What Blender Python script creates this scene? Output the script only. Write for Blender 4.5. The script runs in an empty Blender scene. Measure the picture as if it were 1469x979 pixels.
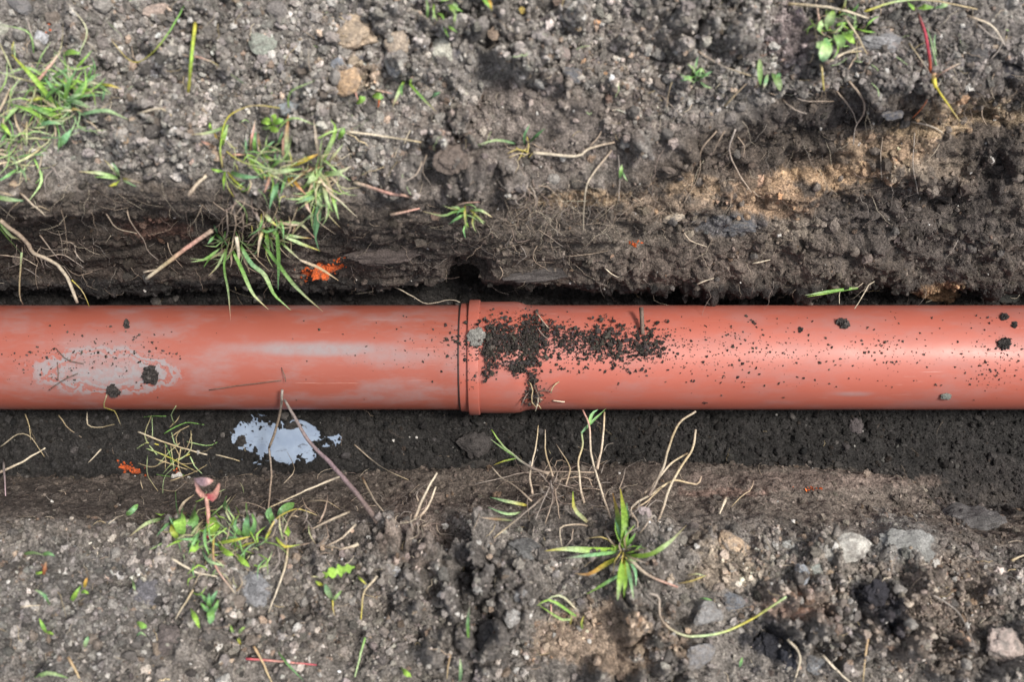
import bpy, math, random
import numpy as np
from mathutils import Vector
from mathutils.bvhtree import BVHTree

# ---------------------------------------------------------------- camera, sky, sun, exposure
random.seed(5)
rng = np.random.default_rng(11)
scene = bpy.context.scene
C = scene.collection
CAM_H, FPX, CX, CY = 1.6, 1500.0, 734.5, 489.5
cam_d = bpy.data.cameras.new('camera')
cam = bpy.data.objects.new('camera', cam_d)
C.objects.link(cam)
cam.location = (0, 0, CAM_H)
cam.rotation_euler = (0, 0, 0)
cam_d.sensor_width = 36.0
cam_d.lens = 36.0 * FPX / 1469.0
cam_d.clip_start, cam_d.clip_end = 0.02, 200
cam_d.dof.use_dof = True
cam_d.dof.focus_distance = 1.545
cam_d.dof.aperture_fstop = 2.1
scene.camera = cam

SUN_EL, SUN_AZ = math.radians(62), math.radians(20)      # azimuth measured counter-clockwise from +X
world = bpy.data.worlds.new('World')
scene.world = world
world.use_nodes = True
wn = world.node_tree.nodes
wl = world.node_tree.links
bg = wn['Background']
sky = wn.new('ShaderNodeTexSky')
sky.sky_type = 'NISHITA'
sky.sun_disc = False
sky.sun_elevation = SUN_EL
sky.sun_rotation = math.pi / 2 - SUN_AZ
sky.air_density, sky.dust_density, sky.ozone_density = 1.0, 3.0, 1.0
hs = wn.new('ShaderNodeHueSaturation')
hs.inputs['Saturation'].default_value = 0.42
wl.new(sky.outputs[0], hs.inputs['Color'])
wl.new(hs.outputs[0], bg.inputs['Color'])
bg.inputs['Strength'].default_value = 0.07

sun_d = bpy.data.lights.new('sun', 'SUN')
sun_d.energy = 1.5
sun_d.angle = math.radians(12)
sun_d.color = (1.0, 0.95, 0.88)
sun = bpy.data.objects.new('sun', sun_d)
C.objects.link(sun)
sv = Vector((math.cos(SUN_EL) * math.cos(SUN_AZ), math.cos(SUN_EL) * math.sin(SUN_AZ), math.sin(SUN_EL)))
sun.rotation_euler = sv.to_track_quat('Z', 'Y').to_euler()
sun.location = sv * 5

vs = scene.view_settings
vs.view_transform = 'Standard'
vs.look = 'None'
vs.gamma = 1.0
vs.exposure = 1.55

# ---------------------------------------------------------------- small helpers
def at(px, py, z):
    t = CAM_H - z
    return np.array([(px - CX) / FPX * t, -(py - CY) / FPX * t, z])

def link(o, parent=None):
    C.objects.link(o)
    if parent is not None:
        o.parent = parent
    return o

def tag(o, label=None, cat=None, group=None, kind=None):
    if label: o['label'] = label
    if cat: o['category'] = cat
    if group: o['group'] = group
    if kind: o['kind'] = kind
    return o

def empty(name, loc):
    o = bpy.data.objects.new(name, None)
    o.empty_display_size = 0.02
    o.location = [float(v) for v in loc]
    return link(o)

def mesh_np(name, verts, faces, mat, cols=None, smooth=True, parent=None, origin=None, extra=None):
    """verts (n,3), faces (m,k) with one k; cols (n,3)"""
    verts = np.asarray(verts, dtype=np.float32)
    if parent is not None:
        verts = verts - np.array(parent.location, dtype=np.float32)
    elif origin is not None:
        verts = verts - np.asarray(origin, dtype=np.float32)
    me = bpy.data.meshes.new(name)
    faces = np.asarray(faces, dtype=np.int32)
    m, k = faces.shape
    me.vertices.add(len(verts))
    me.vertices.foreach_set('co', verts.ravel())
    me.loops.add(m * k)
    me.loops.foreach_set('vertex_index', faces.ravel())
    me.polygons.add(m)
    me.polygons.foreach_set('loop_start', np.arange(0, m * k, k, dtype=np.int32))
    me.polygons.foreach_set('use_smooth', np.full(m, smooth, dtype=bool))
    if cols is not None:
        a = me.attributes.new('col', 'FLOAT_COLOR', 'POINT')
        c4 = np.ones((len(verts), 4), dtype=np.float32)
        c4[:, :3] = cols
        a.data.foreach_set('color', c4.ravel())
    for nm, v in (extra or {}).items():
        a = me.attributes.new(nm, 'FLOAT', 'POINT')
        a.data.foreach_set('value', np.asarray(v, dtype=np.float32))
    me.update(calc_edges=True)
    me.validate()
    me.materials.append(mat)
    o = bpy.data.objects.new(name, me)
    if parent is None and origin is not None:
        o.location = [float(v) for v in origin]
    return link(o, parent)

# ---------------------------------------------------------------- numpy noise
def _hash(ix, iy, iz, seed):
    h = (ix.astype(np.uint32) * np.uint32(374761393) + iy.astype(np.uint32) * np.uint32(668265263)
         + iz.astype(np.uint32) * np.uint32(2147483647) + np.uint32(seed) * np.uint32(1274126177))
    h = (h ^ (h >> np.uint32(13))) * np.uint32(1103515245)
    h = (h ^ (h >> np.uint32(16))) * np.uint32(2654435769)
    return h ^ (h >> np.uint32(15))

def vn(p, seed=0):
    """gradient noise, about -1..1"""
    p = np.asarray(p, dtype=np.float32)
    i = np.floor(p).astype(np.int64)
    f = p - i
    w = f * f * f * (f * (f * 6 - 15) + 10)
    out = 0
    for dx in (0, 1):
        for dy in (0, 1):
            for dz in (0, 1):
                h = _hash(i[:, 0] + dx, i[:, 1] + dy, i[:, 2] + dz, seed)
                gx = (h & 1023).astype(np.float32) / 511.5 - 1
                gy = ((h >> 10) & 1023).astype(np.float32) / 511.5 - 1
                gz = ((h >> 20) & 1023).astype(np.float32) / 511.5 - 1
                d = gx * (f[:, 0] - dx) + gy * (f[:, 1] - dy) + gz * (f[:, 2] - dz)
                ww = ((w[:, 0] if dx else 1 - w[:, 0]) * (w[:, 1] if dy else 1 - w[:, 1])
                      * (w[:, 2] if dz else 1 - w[:, 2]))
                out = out + ww * d
    return out * 1.3

def fbm(p, o=4, seed=0, g=0.5):
    p = np.asarray(p, dtype=np.float32)
    s, a = 0, 1.0
    for k in range(o):
        s = s + a * vn(p * (2.03 ** k) + 17.3 * k, seed + k)
        a *= g
    return s

def worley(p, seed=0):
    """distance to nearest feature point and a random value of that cell"""
    p = np.asarray(p, dtype=np.float32)
    i = np.floor(p).astype(np.int64)
    best = np.full(len(p), 9.0, dtype=np.float32)
    second = best.copy()
    val = np.zeros(len(p), dtype=np.float32)
    for dx in (-1, 0, 1):
        for dy in (-1, 0, 1):
            for dz in (-1, 0, 1):
                c = i + np.array([dx, dy, dz])
                h = _hash(c[:, 0], c[:, 1], c[:, 2], seed)
                q = np.stack([(h & 1023), (h >> 10) & 1023, (h >> 20) & 1023], 1).astype(np.float32) / 1023.0
                d = np.sqrt((((c + q) - p) ** 2).sum(1))
                new = d < best
                second = np.where(new, best, np.minimum(second, d))
                val = np.where(new, ((h >> 5) & 255).astype(np.float32) / 255, val)
                best = np.where(new, d, best)
    return best, second, val

def sm(a, b, x):
    t = np.clip((x - a) / (b - a), 0, 1)
    return t * t * (3 - 2 * t)

# ---------------------------------------------------------------- materials
def new_mat(name):
    m = bpy.data.materials.new(name)
    m.use_nodes = True
    nt = m.node_tree
    return m, nt, nt.nodes['Principled BSDF']

class N:
    def __init__(s, nt): s.nt = nt
    def node(s, t, **kw):
        n = s.nt.nodes.new(t)
        for k, v in kw.items(): setattr(n, k, v)
        return n
    def put(s, sock, v):
        if isinstance(v, bpy.types.NodeSocket): s.nt.links.new(v, sock)
        else: sock.default_value = v
    def math(s, op, a, b=0.0, clamp=False):
        n = s.node('ShaderNodeMath', operation=op, use_clamp=clamp)
        s.put(n.inputs[0], a); s.put(n.inputs[1], b)
        return n.outputs[0]
    def noise(s, vec, scale, detail=4, rough=0.55, dist=0.0):
        n = s.node('ShaderNodeTexNoise')
        if vec is not None: s.put(n.inputs['Vector'], vec)
        n.inputs['Scale'].default_value = scale
        n.inputs['Detail'].default_value = detail
        n.inputs['Roughness'].default_value = rough
        n.inputs['Distortion'].default_value = dist
        return n.outputs['Fac']
    def voro(s, vec, scale, feature='F1', out='Distance'):
        n = s.node('ShaderNodeTexVoronoi', feature=feature)
        s.put(n.inputs['Vector'], vec)
        n.inputs['Scale'].default_value = scale
        return n.outputs[out]
    def rng(s, v, a, b, c=0.0, d=1.0, smooth=True):
        n = s.node('ShaderNodeMapRange', interpolation_type='SMOOTHSTEP' if smooth else 'LINEAR')
        s.put(n.inputs['Value'], v)
        for k, x in zip(('From Min', 'From Max', 'To Min', 'To Max'), (a, b, c, d)): s.put(n.inputs[k], x)
        return n.outputs[0]
    def mix(s, f, a, b, mode='MIX'):
        n = s.node('ShaderNodeMix', data_type='RGBA', blend_type=mode)
        s.put(n.inputs[0], f)
        s.put(n.inputs[6], a if isinstance(a, bpy.types.NodeSocket) else (*a, 1))
        s.put(n.inputs[7], b if isinstance(b, bpy.types.NodeSocket) else (*b, 1))
        return n.outputs[2]
    def gray(s, v):
        n = s.node('ShaderNodeCombineColor')
        for k in range(3): s.put(n.inputs[k], v)
        return n.outputs[0]
    def attr(s, name, out='Color'):
        return s.node('ShaderNodeAttribute', attribute_name=name).outputs[out]
    def obj(s): return s.node('ShaderNodeTexCoord').outputs['Object']
    def scaled(s, vec, sc):
        n = s.node('ShaderNodeMapping')
        s.put(n.inputs['Vector'], vec)
        n.inputs['Scale'].default_value = sc
        return n.outputs[0]
    def sep(s, vec):
        n = s.node('ShaderNodeSeparateXYZ'); s.put(n.inputs[0], vec)
        return n.outputs
    def bump(s, h, strength, dist, nrm=None):
        n = s.node('ShaderNodeBump')
        n.inputs['Strength'].default_value = strength
        n.inputs['Distance'].default_value = dist
        s.put(n.inputs['Height'], h)
        if nrm is not None: s.put(n.inputs['Normal'], nrm)
        return n.outputs[0]

def soil_material():
    m, nt, b = new_mat('soil')
    n = N(nt)
    v = n.node('ShaderNodeNewGeometry').outputs['Position']
    col = n.attr('col')
    wet = n.attr('wet', 'Fac')
    g1 = n.noise(v, 340, 5, 0.65)
    g2 = n.noise(v, 90, 4, 0.6)
    tone = n.math('MULTIPLY', n.rng(g1, 0.3, 0.72, 0.45, 1.75), n.rng(g2, 0.25, 0.75, 0.65, 1.35))
    c = n.mix(1.0, col, n.gray(tone), 'MULTIPLY')
    grit = n.rng(n.voro(v, 420), 0.16, 0.30, 1.0, 0.0)            # pale mineral grains
    pick = n.rng(n.noise(v, 210, 2), 0.56, 0.66)
    gm = n.math('MULTIPLY', n.math('MULTIPLY', grit, pick), n.rng(wet, 0.0, 1.0, 0.7, 0.28))
    c = n.mix(gm, c, (0.42, 0.38, 0.33))
    n.put(b.inputs['Base Color'], c)
    n.put(b.inputs['Roughness'], n.rng(wet, 0, 1, 0.95, n.rng(g2, 0.35, 0.65, 0.42, 0.8), False))
    b.inputs['Specular IOR Level'].default_value = 0.25
    h = n.math('ADD', n.math('MULTIPLY', g1, 1.0), n.math('MULTIPLY', n.voro(v, 260), -0.5))
    nn = n.bump(h, 0.9, 0.004)
    n.put(b.inputs['Normal'], nn)
    return m

def crumb_material():
    m, nt, b = new_mat('soil_crumb')
    n = N(nt)
    v = n.node('ShaderNodeNewGeometry').outputs['Position']
    g1 = n.noise(v, 520, 4, 0.6)
    c = n.mix(1.0, n.attr('col'), n.gray(n.rng(g1, 0.3, 0.7, 0.6, 1.45)), 'MULTIPLY')
    n.put(b.inputs['Base Color'], c)
    b.inputs['Roughness'].default_value = 0.9
    b.inputs['Specular IOR Level'].default_value = 0.25
    n.put(b.inputs['Normal'], n.bump(g1, 0.7, 0.002))
    return m

def plant_material(name, trans, rough, bump=0.3, stretch=None):
    m, nt, b = new_mat(name)
    n = N(nt)
    v = n.obj()
    g = n.noise(v, 260, 3, 0.6)
    c = n.mix(1.0, n.attr('col'), n.gray(n.rng(g, 0.3, 0.7, 0.72, 1.28)), 'MULTIPLY')
    n.put(b.inputs['Base Color'], c)
    b.inputs['Roughness'].default_value = rough
    b.inputs['Specular IOR Level'].default_value = 0.4
    n.put(b.inputs['Normal'], n.bump(g, bump, 0.001))
    if trans:
        t = n.node('ShaderNodeBsdfTranslucent')
        n.put(t.inputs['Color'], c)
        mx = n.node('ShaderNodeMixShader')
        mx.inputs[0].default_value = trans
        nt.links.new(b.outputs[0], mx.inputs[1])
        nt.links.new(t.outputs[0], mx.inputs[2])
        nt.links.new(mx.outputs[0], nt.nodes['Material Output'].inputs['Surface'])
    return m

def pipe_material(name, left):
    m, nt, b = new_mat(name)
    n = N(nt)
    v = n.node('ShaderNodeNewGeometry').outputs['Position']
    x, y, z = n.sep(v)
    base = (0.285, 0.076, 0.050) if left else (0.385, 0.101, 0.068)
    big = n.noise(n.scaled(v, (1.5, 6, 6)), 3.0, 4, 0.6)
    c = n.mix(n.rng(big, 0.35, 0.7, 0, 0.35), base, (0.30, 0.088, 0.066))
    # long drag scratches and rubbed dust along the barrel
    scr = n.noise(n.scaled(v, (6, 190, 190)), 1.6, 4, 0.65, 0.4)
    scr_on = n.rng(n.noise(n.scaled(v, (3, 14, 14)), 2.0, 2), 0.45, 0.62)
    sc = n.math('MULTIPLY', n.rng(scr, 0.64, 0.70), scr_on)
    c = n.mix(n.math('MULTIPLY', sc, 0.6), c, (0.55, 0.30, 0.25))
    sc2 = n.math('MULTIPLY', n.rng(n.noise(n.scaled(v, (9, 240, 240)), 1.3, 3, 0.6, 0.6), 0.66, 0.71), scr_on)
    c = n.mix(n.math('MULTIPLY', sc2, 0.6), c, (0.36, 0.06, 0.03))
    n1 = n.noise(v, 28, 5, 0.65)
    n2 = n.noise(v, 120, 4, 0.6)
    # dried mud films
    def ell(cx, cy, rx, ry, soft=0.5, wob=0.9):
        dx = n.math('DIVIDE', n.math('SUBTRACT', x, cx), rx)
        dy = n.math('DIVIDE', n.math('SUBTRACT', y, cy), ry)
        d = n.math('SQRT', n.math('ADD', n.math('MULTIPLY', dx, dx), n.math('MULTIPLY', dy, dy)))
        d = n.math('ADD', d, n.math('MULTIPLY', n.math('SUBTRACT', n1, 0.5), wob))
        d = n.math('ADD', d, n.math('MULTIPLY', n.math('SUBTRACT', n2, 0.5), wob * 0.45))
        return n.rng(d, 1.0, 1.0 - soft, 0.0, 1.0), d
    mud = None
    if left:
        e1, d1 = ell(-0.592, -0.043, 0.128, 0.045, 0.32, 0.6)
        swirl = n.math('SINE', n.math('MULTIPLY', n.math('ADD', d1, n.math('MULTIPLY', n1, 0.5)), 27.0))
        e1 = n.math('MULTIPLY', e1, n.rng(swirl, -0.9, 0.3, n.rng(d1, 0.25, 0.75, 0.85, 0.12), 1.0))
        inner, _ = ell(-0.60, -0.03, 0.075, 0.016, 0.6, 0.9)
        e1 = n.math('MULTIPLY', e1, n.rng(inner, 0, 1, 1.0, 0.7))
        e2, _ = ell(-0.60, -0.005, 0.12, 0.030, 0.9, 0.9)
        e3, _ = ell(-0.285, -0.012, 0.19, 0.016, 0.8, 0.7)
        e4, _ = ell(-0.17, -0.022, 0.10, 0.020, 0.9, 0.9)
        mud = n.math('MAXIMUM', n.math('MULTIPLY', e1, 0.97), n.math('MULTIPLY', e2, 0.45))
        mud = n.math('MAXIMUM', mud, n.math('MULTIPLY', e3, 0.85))
        mud = n.math('MAXIMUM', mud, n.math('MULTIPLY', e4, 0.55))
    else:
        e1, _ = ell(0.06, 0.0, 0.14, 0.030, 0.9, 1.2)
        e2, _ = ell(-0.004, -0.032, 0.02, 0.006, 0.6, 0.8)
        e3, _ = ell(0.50, -0.078, 0.05, 0.006, 0.9, 0.8)
        mud = n.math('MAXIMUM', n.math('MULTIPLY', e1, 0.22), n.math('MULTIPLY', e2, 0.5))
        mud = n.math('MAXIMUM', mud, n.math('MULTIPLY', e3, 0.5))
    side = n.rng(z, 0.012, -0.02, 0.0, 0.55)                       # splashed soil low on the flanks
    mud = n.math('MAXIMUM', mud, n.math('MULTIPLY', side, n.rng(n2, 0.4, 0.62)))
    film = n.math('MULTIPLY', n.rng(n.noise(n.scaled(v, (2, 5, 5)), 5, 5, 0.65), 0.42, 0.7), 0.42 if left else 0.24)
    mud = n.math('MAXIMUM', mud, film)
    mud = n.math('MULTIPLY', mud, n.rng(n2, 0.3, 0.6, 0.75, 1.0))
    c = n.mix(mud, c, (0.235, 0.215, 0.218))
    # specks of soil
    cell = n.node('ShaderNodeTexVoronoi', feature='F1')
    n.put(cell.inputs['Vector'], v); cell.inputs['Scale'].default_value = 210
    sp = n.rng(cell.outputs['Distance'], 0.16, 0.26, 1.0, 0.0)
    if left:
        z1, _ = ell(-0.60, -0.03, 0.16, 0.035, 0.8, 0.8)
        z2, _ = ell(-0.15, -0.022, 0.14, 0.024, 0.9, 0.8)
        zone = n.math('MAXIMUM', z1, z2)
    else:
        z1, _ = ell(0.34, -0.018, 0.55, 0.034, 0.9, 0.9)
        zone = z1
    on = n.rng(n.noise(v, 75, 3, 0.6), 0.50, 0.60)
    sp = n.math('MULTIPLY', n.math('MULTIPLY', sp, zone), on)
    c = n.mix(sp, c, (0.06, 0.05, 0.042))
    n.put(b.inputs['Base Color'], c)
    r0 = n.rng(n1, 0.3, 0.7, 0.45 if left else 0.48, 0.58 if left else 0.58)
    rr = n.math('ADD', r0, n.math('MULTIPLY', n.math('MAXIMUM', mud, sp), 0.42), True)
    n.put(b.inputs['Roughness'], rr)
    b.inputs['Specular IOR Level'].default_value = 0.5
    n.put(b.inputs['Coat Weight'], n.rng(mud, 0.0, 0.6, 0.10 if left else 0.18, 0.0))
    b.inputs['Coat Roughness'].default_value = 0.4 if left else 0.34
    hgt = n.math('ADD', n.math('MULTIPLY', mud, n2), n.math('MULTIPLY', sp, 0.8))
    hgt = n.math('SUBTRACT', hgt, n.math('MULTIPLY', sc2, 0.5))
    nb = n.bump(hgt, 0.35, 0.0015)
    wav = n.noise(n.scaled(v, (5, 9, 9)), 1.0, 2)
    n.put(b.inputs['Normal'], n.bump(wav, 0.12, 0.02, nb))
    return m

M_SOIL = soil_material()
M_CRUMB = crumb_material()
M_GRASS = plant_material('grass_blade', 0.28, 0.45)
M_LEAF = plant_material('broad_leaf', 0.25, 0.42, 0.4)
M_DRY = plant_material('dry_stem', 0.0, 0.75, 0.6)
M_PIPE_L = pipe_material('orange_pvc_dusty', True)
M_PIPE_R = pipe_material('orange_pvc_clean', False)

def water_material():
    m, nt, b = new_mat('water_painted_sky')
    n = N(nt)
    v = n.obj()
    c = n.mix(n.rng(n.noise(v, 30, 3), 0.35, 0.65), (0.20, 0.25, 0.335), (0.25, 0.305, 0.39))  # pale blue sky reflection painted into the base colour
    dark_veins = n.rng(n.noise(n.scaled(v, (1, 2.2, 1)), 46, 5, 0.7, 1.2), 0.56, 0.66)  # dark veins: mud seen through, breaking up the painted reflection
    c = n.mix(n.math('MULTIPLY', dark_veins, 0.75), c, (0.055, 0.055, 0.06))
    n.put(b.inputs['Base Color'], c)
    b.inputs['Roughness'].default_value = 0.06
    b.inputs['IOR'].default_value = 1.33
    n.put(b.inputs['Normal'], n.bump(n.noise(v, 40, 2), 0.1, 0.002))
    return m
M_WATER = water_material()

def rubber_material():
    m, nt, b = new_mat('black_rubber_seal')
    b.inputs['Base Color'].default_value = (0.03, 0.022, 0.02, 1)
    b.inputs['Roughness'].default_value = 0.6
    return m
M_RUBBER = rubber_material()

# ---------------------------------------------------------------- the trench as one lofted sheet
# profiles: (image row, height) at image columns; back-projected once to metres
COLS = [-900, 0, 250, 450, 560, 650, 740, 850, 1000, 1180, 1350, 1480, 2400]
PB = {  # index -> rows per column: (ypx, z)
 0: [(100,.305),(100,.305),(105,.303),(110,.302),(120,.30),(120,.298),(120,.298),(115,.298),(95,.300),(80,.303),(68,.305),(55,.305),(55,.305)],
 1: [(215,.290),(215,.290),(222,.288),(240,.283),(240,.28),(228,.277),(215,.277),(205,.276),(150,.285),(128,.285),(108,.290),(84,.290),(84,.290)],
 2: [(278,.262),(278,.262),(272,.265),(292,.252),(295,.243),(295,.236),(285,.236),(268,.236),(192,.255),(153,.252),(132,.262),(108,.266),(108,.266)],
 3: [(306,.212),(306,.212),(298,.222),(318,.200),(324,.192),(324,.188),(312,.195),(296,.200),(214,.188),(167,.176),(150,.190),(126,.202),(126,.202)],
 4: [(322,.150),(322,.150),(320,.150),(338,.142),(344,.14),(346,.140),(342,.145),(335,.150),(290,.150),(255,.142),(215,.162),(185,.172),(185,.172)],
 5: [(372,.060),(372,.060),(372,.060),(378,.060),(380,.066),(376,.078),(378,.078),(380,.082),(356,.092),(334,.088),(312,.092),(302,.092),(302,.092)],
 6: [(416,.002),(416,.002),(415,.002),(414,.008),(410,.015),(400,.030),(406,.024),(408,.026),(410,.022),(412,.018),(412,.014),(412,.010),(412,.010)],
 7: [(408,-.062),(408,-.062),(408,-.062),(404,-.062),(398,-.062),(384,-.062),(396,-.062),(396,-.062),(402,-.062),(404,-.062),(404,-.062),(404,-.062),(404,-.062)],
 8: [(513,-.090)]*13,
 9: [(596,-.078)]*13,
 10:[(690,-.070),(690,-.070),(690,-.070),(684,-.070),(682,-.070),(680,-.070),(678,-.070),(676,-.070),(674,-.070),(676,-.070),(686,-.070),(732,-.070),(732,-.070)],
 11:[(686,.000),(686,.000),(686,.004),(679,.012),(677,.016),(675,.018),(673,.020),(670,.022),(668,.024),(670,.024),(681,.016),(734,.006),(734,.006)],
 12:[(720,.090),(720,.090),(734,.095),(716,.075),(716,.07),(716,.062),(712,.068),(708,.075),(708,.08),(710,.082),(728,.065),(760,.08),(760,.08)],
 13:[(750,.195),(750,.195),(756,.200),(748,.180),(746,.165),(742,.155),(742,.16),(744,.165),(752,.182),(758,.182),(768,.175),(786,.18),(786,.18)],
 14:[(815,.275),(815,.275),(802,.272),(802,.268),(800,.26),(794,.252),(794,.255),(796,.255),(804,.262),(808,.262),(818,.262),(832,.265),(832,.265)],
}
xs_c = np.array([(c - CX) / 1071.0 for c in COLS])
K = 19
ctrl = np.zeros((len(COLS), K, 2))
for ci in range(len(COLS)):
    L = [(4.0, .312), (0.62, .312), (0.44, .31)]
    for k in range(15):
        r, z = PB[k][ci]
        L.append((-(r - CY) / FPX * (CAM_H - z), z))
    L.append((-0.47, .305)); 
    ctrl[ci, :, :] = np.array(L)
ctrl = np.concatenate([ctrl, np.tile(np.array([[[-4.0, .312]]]), (len(COLS), 1, 1))], 1)
K = 20
# rows: dense where the camera looks
mean = ctrl[1:-1].mean(0)
seg = np.sqrt((np.diff(mean, axis=0) ** 2).sum(1))
STEP = 0.0025
us = []
for k in range(K - 1):
    if k == 0 or k == K - 2: n_ = 34
    elif k == 1: n_ = 22
    else: n_ = max(4, int(seg[k] / STEP))
    t = np.arange(n_) / n_
    if k == 0: t = 1 - (1 - t) ** 2.2
    if k == K - 2: t = t ** 2.2
    us.append(k + t)
us = np.concatenate(us + [[K - 1]])
xo = 0.86 + (np.linspace(0, 1, 40)[1:] ** 2.2) * 3.2
xi = np.arange(-0.86, 0.8601, STEP)
xs = np.concatenate([-xo[::-1], xi, xo])
NX, NU = len(xs), len(us)
# interpolate across columns smoothly
ci = np.clip(np.searchsorted(xs_c, xs) - 1, 0, len(COLS) - 2)
ct = np.clip((xs - xs_c[ci]) / (xs_c[ci + 1] - xs_c[ci]), 0, 1)
ct = ct * ct * (3 - 2 * ct)
cc = ctrl[ci] * (1 - ct)[:, None, None] + ctrl[ci + 1] * ct[:, None, None]       # NX,K,2
# edge wander: shift the bank edges a little along the trench
wnz = lambda f, s: vn(np.stack([xs * f, np.full(NX, 3.7 + s), np.full(NX, 1.3)], 1), s)
for k in range(5, 11):
    cc[:, k, 0] += 0.012 * wnz(6, 3) + 0.010 * wnz(15, 4 + k // 2) + 0.005 * wnz(41, 80 + k)
    cc[:, k, 1] += 0.006 * wnz(9, 40 + k)
for k in range(13, 18):
    if k in (13, 14):
        cc[:, k, 0] += 0.004 * wnz(5, 23) + 0.0025 * wnz(23, 33)
        continue
    cc[:, k, 0] += 0.010 * wnz(7, 23) + 0.010 * wnz(17, 24 + k // 2) + 0.005 * wnz(45, 90 + k)
    cc[:, k, 1] += 0.006 * wnz(9, 60 + k)
ki = np.clip(us.astype(int), 0, K - 2)
kt = us - ki
P2 = cc[:, ki, :] * (1 - kt)[None, :, None] + cc[:, ki + 1, :] * kt[None, :, None]   # NX,NU,2
# soften the corners of the profile
ker = np.exp(-0.5 * (np.arange(-8, 9) / 2.2) ** 2); ker /= ker.sum()
pad = np.pad(P2, ((0, 0), (8, 8), (0, 0)), mode='edge')
sms = sum(ker[i] * pad[:, i:i + NU, :] for i in range(17))
inner = (us > 2.5) & (us < 17.5)
P2[:, inner, :] = sms[:, inner, :]
pos = np.zeros((NX, NU, 3))
pos[:, :, 0] = xs[:, None]
pos[:, :, 1:] = P2
def grid_normals(p):
    du = np.gradient(p, axis=1); dx = np.gradient(p, axis=0)
    nn = np.cross(du, dx)
    nn /= np.linalg.norm(nn, axis=2, keepdims=True) + 1e-12
    return nn if nn[NX // 2, 5, 2] > 0 else -nn
nrm = grid_normals(pos)
P = pos.reshape(-1, 3).astype(np.float32)
NR = nrm.reshape(-1, 3)
U = np.tile(us[None, :], (NX, 1)).ravel()
fine = (np.abs(P[:, 0]) < 0.95) & (np.abs(P[:, 1]) < 0.7)
idx = np.where(fine)[0]
Pf, Uf = P[idx], U[idx]
def proj(p):
    t = CAM_H - p[:, 2]
    return CX + p[:, 0] / t * FPX, CY - p[:, 1] / t * FPX
PX, PY = proj(Pf)
bankT = 1 - sm(4.2, 5.6, Uf)
bankB = sm(15.6, 17.0, Uf)
bank = np.maximum(bankT, bankB)
floor_ = sm(9.0, 10.0, Uf) * (1 - sm(12.9, 13.6, Uf))
wall = np.clip(1 - bank - floor_, 0, 1)
f1, f2, fv = worley(Pf * 58 + 0.35 * vn(Pf * 40)[:, None], 5)
g1, g2, gv = worley(Pf * 150, 9)
lump = (np.clip(f2 - f1, 0, 0.5) * 2) ** 0.7 * (0.35 + fv)
lump2 = (np.clip(g2 - g1, 0, 0.5) * 2) ** 0.7 * (0.3 + gv)
n8 = fbm(Pf * 8, 3, 21)
n30 = fbm(Pf * 30, 3, 31)
n90 = fbm(Pf * 90, 3, 41)
lay = fbm(Pf * np.array([7, 30, 46], dtype=np.float32), 4, 51)
lay2 = fbm(Pf * np.array([22, 60, 120], dtype=np.float32), 3, 61)
rough_zone = sm(-0.15, 0.35, n8 + 0.25 * n30)               # cloddy patches against smeared smooth ones
h1, h2, hv = worley(Pf * 27 + 0.4 * vn(Pf * 22)[:, None], 15)
clodl = (np.clip(h2 - h1, 0, 0.45) / .45) ** 0.6 * (0.2 + 1.1 * hv)
d = bank * (0.013 * n8 + 0.007 * n30 + (0.3 + 0.7 * rough_zone) * (0.034 * clodl * (0.4 + rough_zone) + 0.020 * lump + 0.0065 * lump2) + 0.003 * n90 - 0.022)
PX0, PY0 = proj(Pf)
rgt = sm(760, 1000, PX0) * (Pf[:, 1] > 0)                    # the right part of the far wall is crumbly sand, not smeared clay
ridge = 1 - np.abs(fbm(Pf * np.array([14, 20, 20], dtype=np.float32), 3, 57))
low = (Pf[:, 1] < 0)
d += wall * ((1 - rgt) * (1 - .7 * low) * (0.010 * lay + 0.0045 * lay2) + rgt * (0.015 * n8 + 0.021 * (ridge - .6) + 0.010 * clodl + 0.006 * n30 + 0.006 * lump + 0.003 * lump2)
             + 0.003 * n90 + (0.007 - .003 * low) * sm(0.0, 0.6, n8 + .3 * low) * lump + .003 * low * n30)
d += floor_ * (0.005 * n8 + 0.004 * n30 + 0.0065 * lump * (0.4 + 0.6 * rough_zone) + 0.003 * lump2 + 0.0012 * n90)
def ells(L, x, y, wob=0.35):
    out = np.zeros(len(x))
    for cx, cy, rx, ry, amp in L:
        q = np.sqrt(((x - cx) / rx) ** 2 + ((y - cy) / ry) ** 2) + wob * n30
        out += amp * sm(1.0, 0.35, q)
    return out
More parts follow.
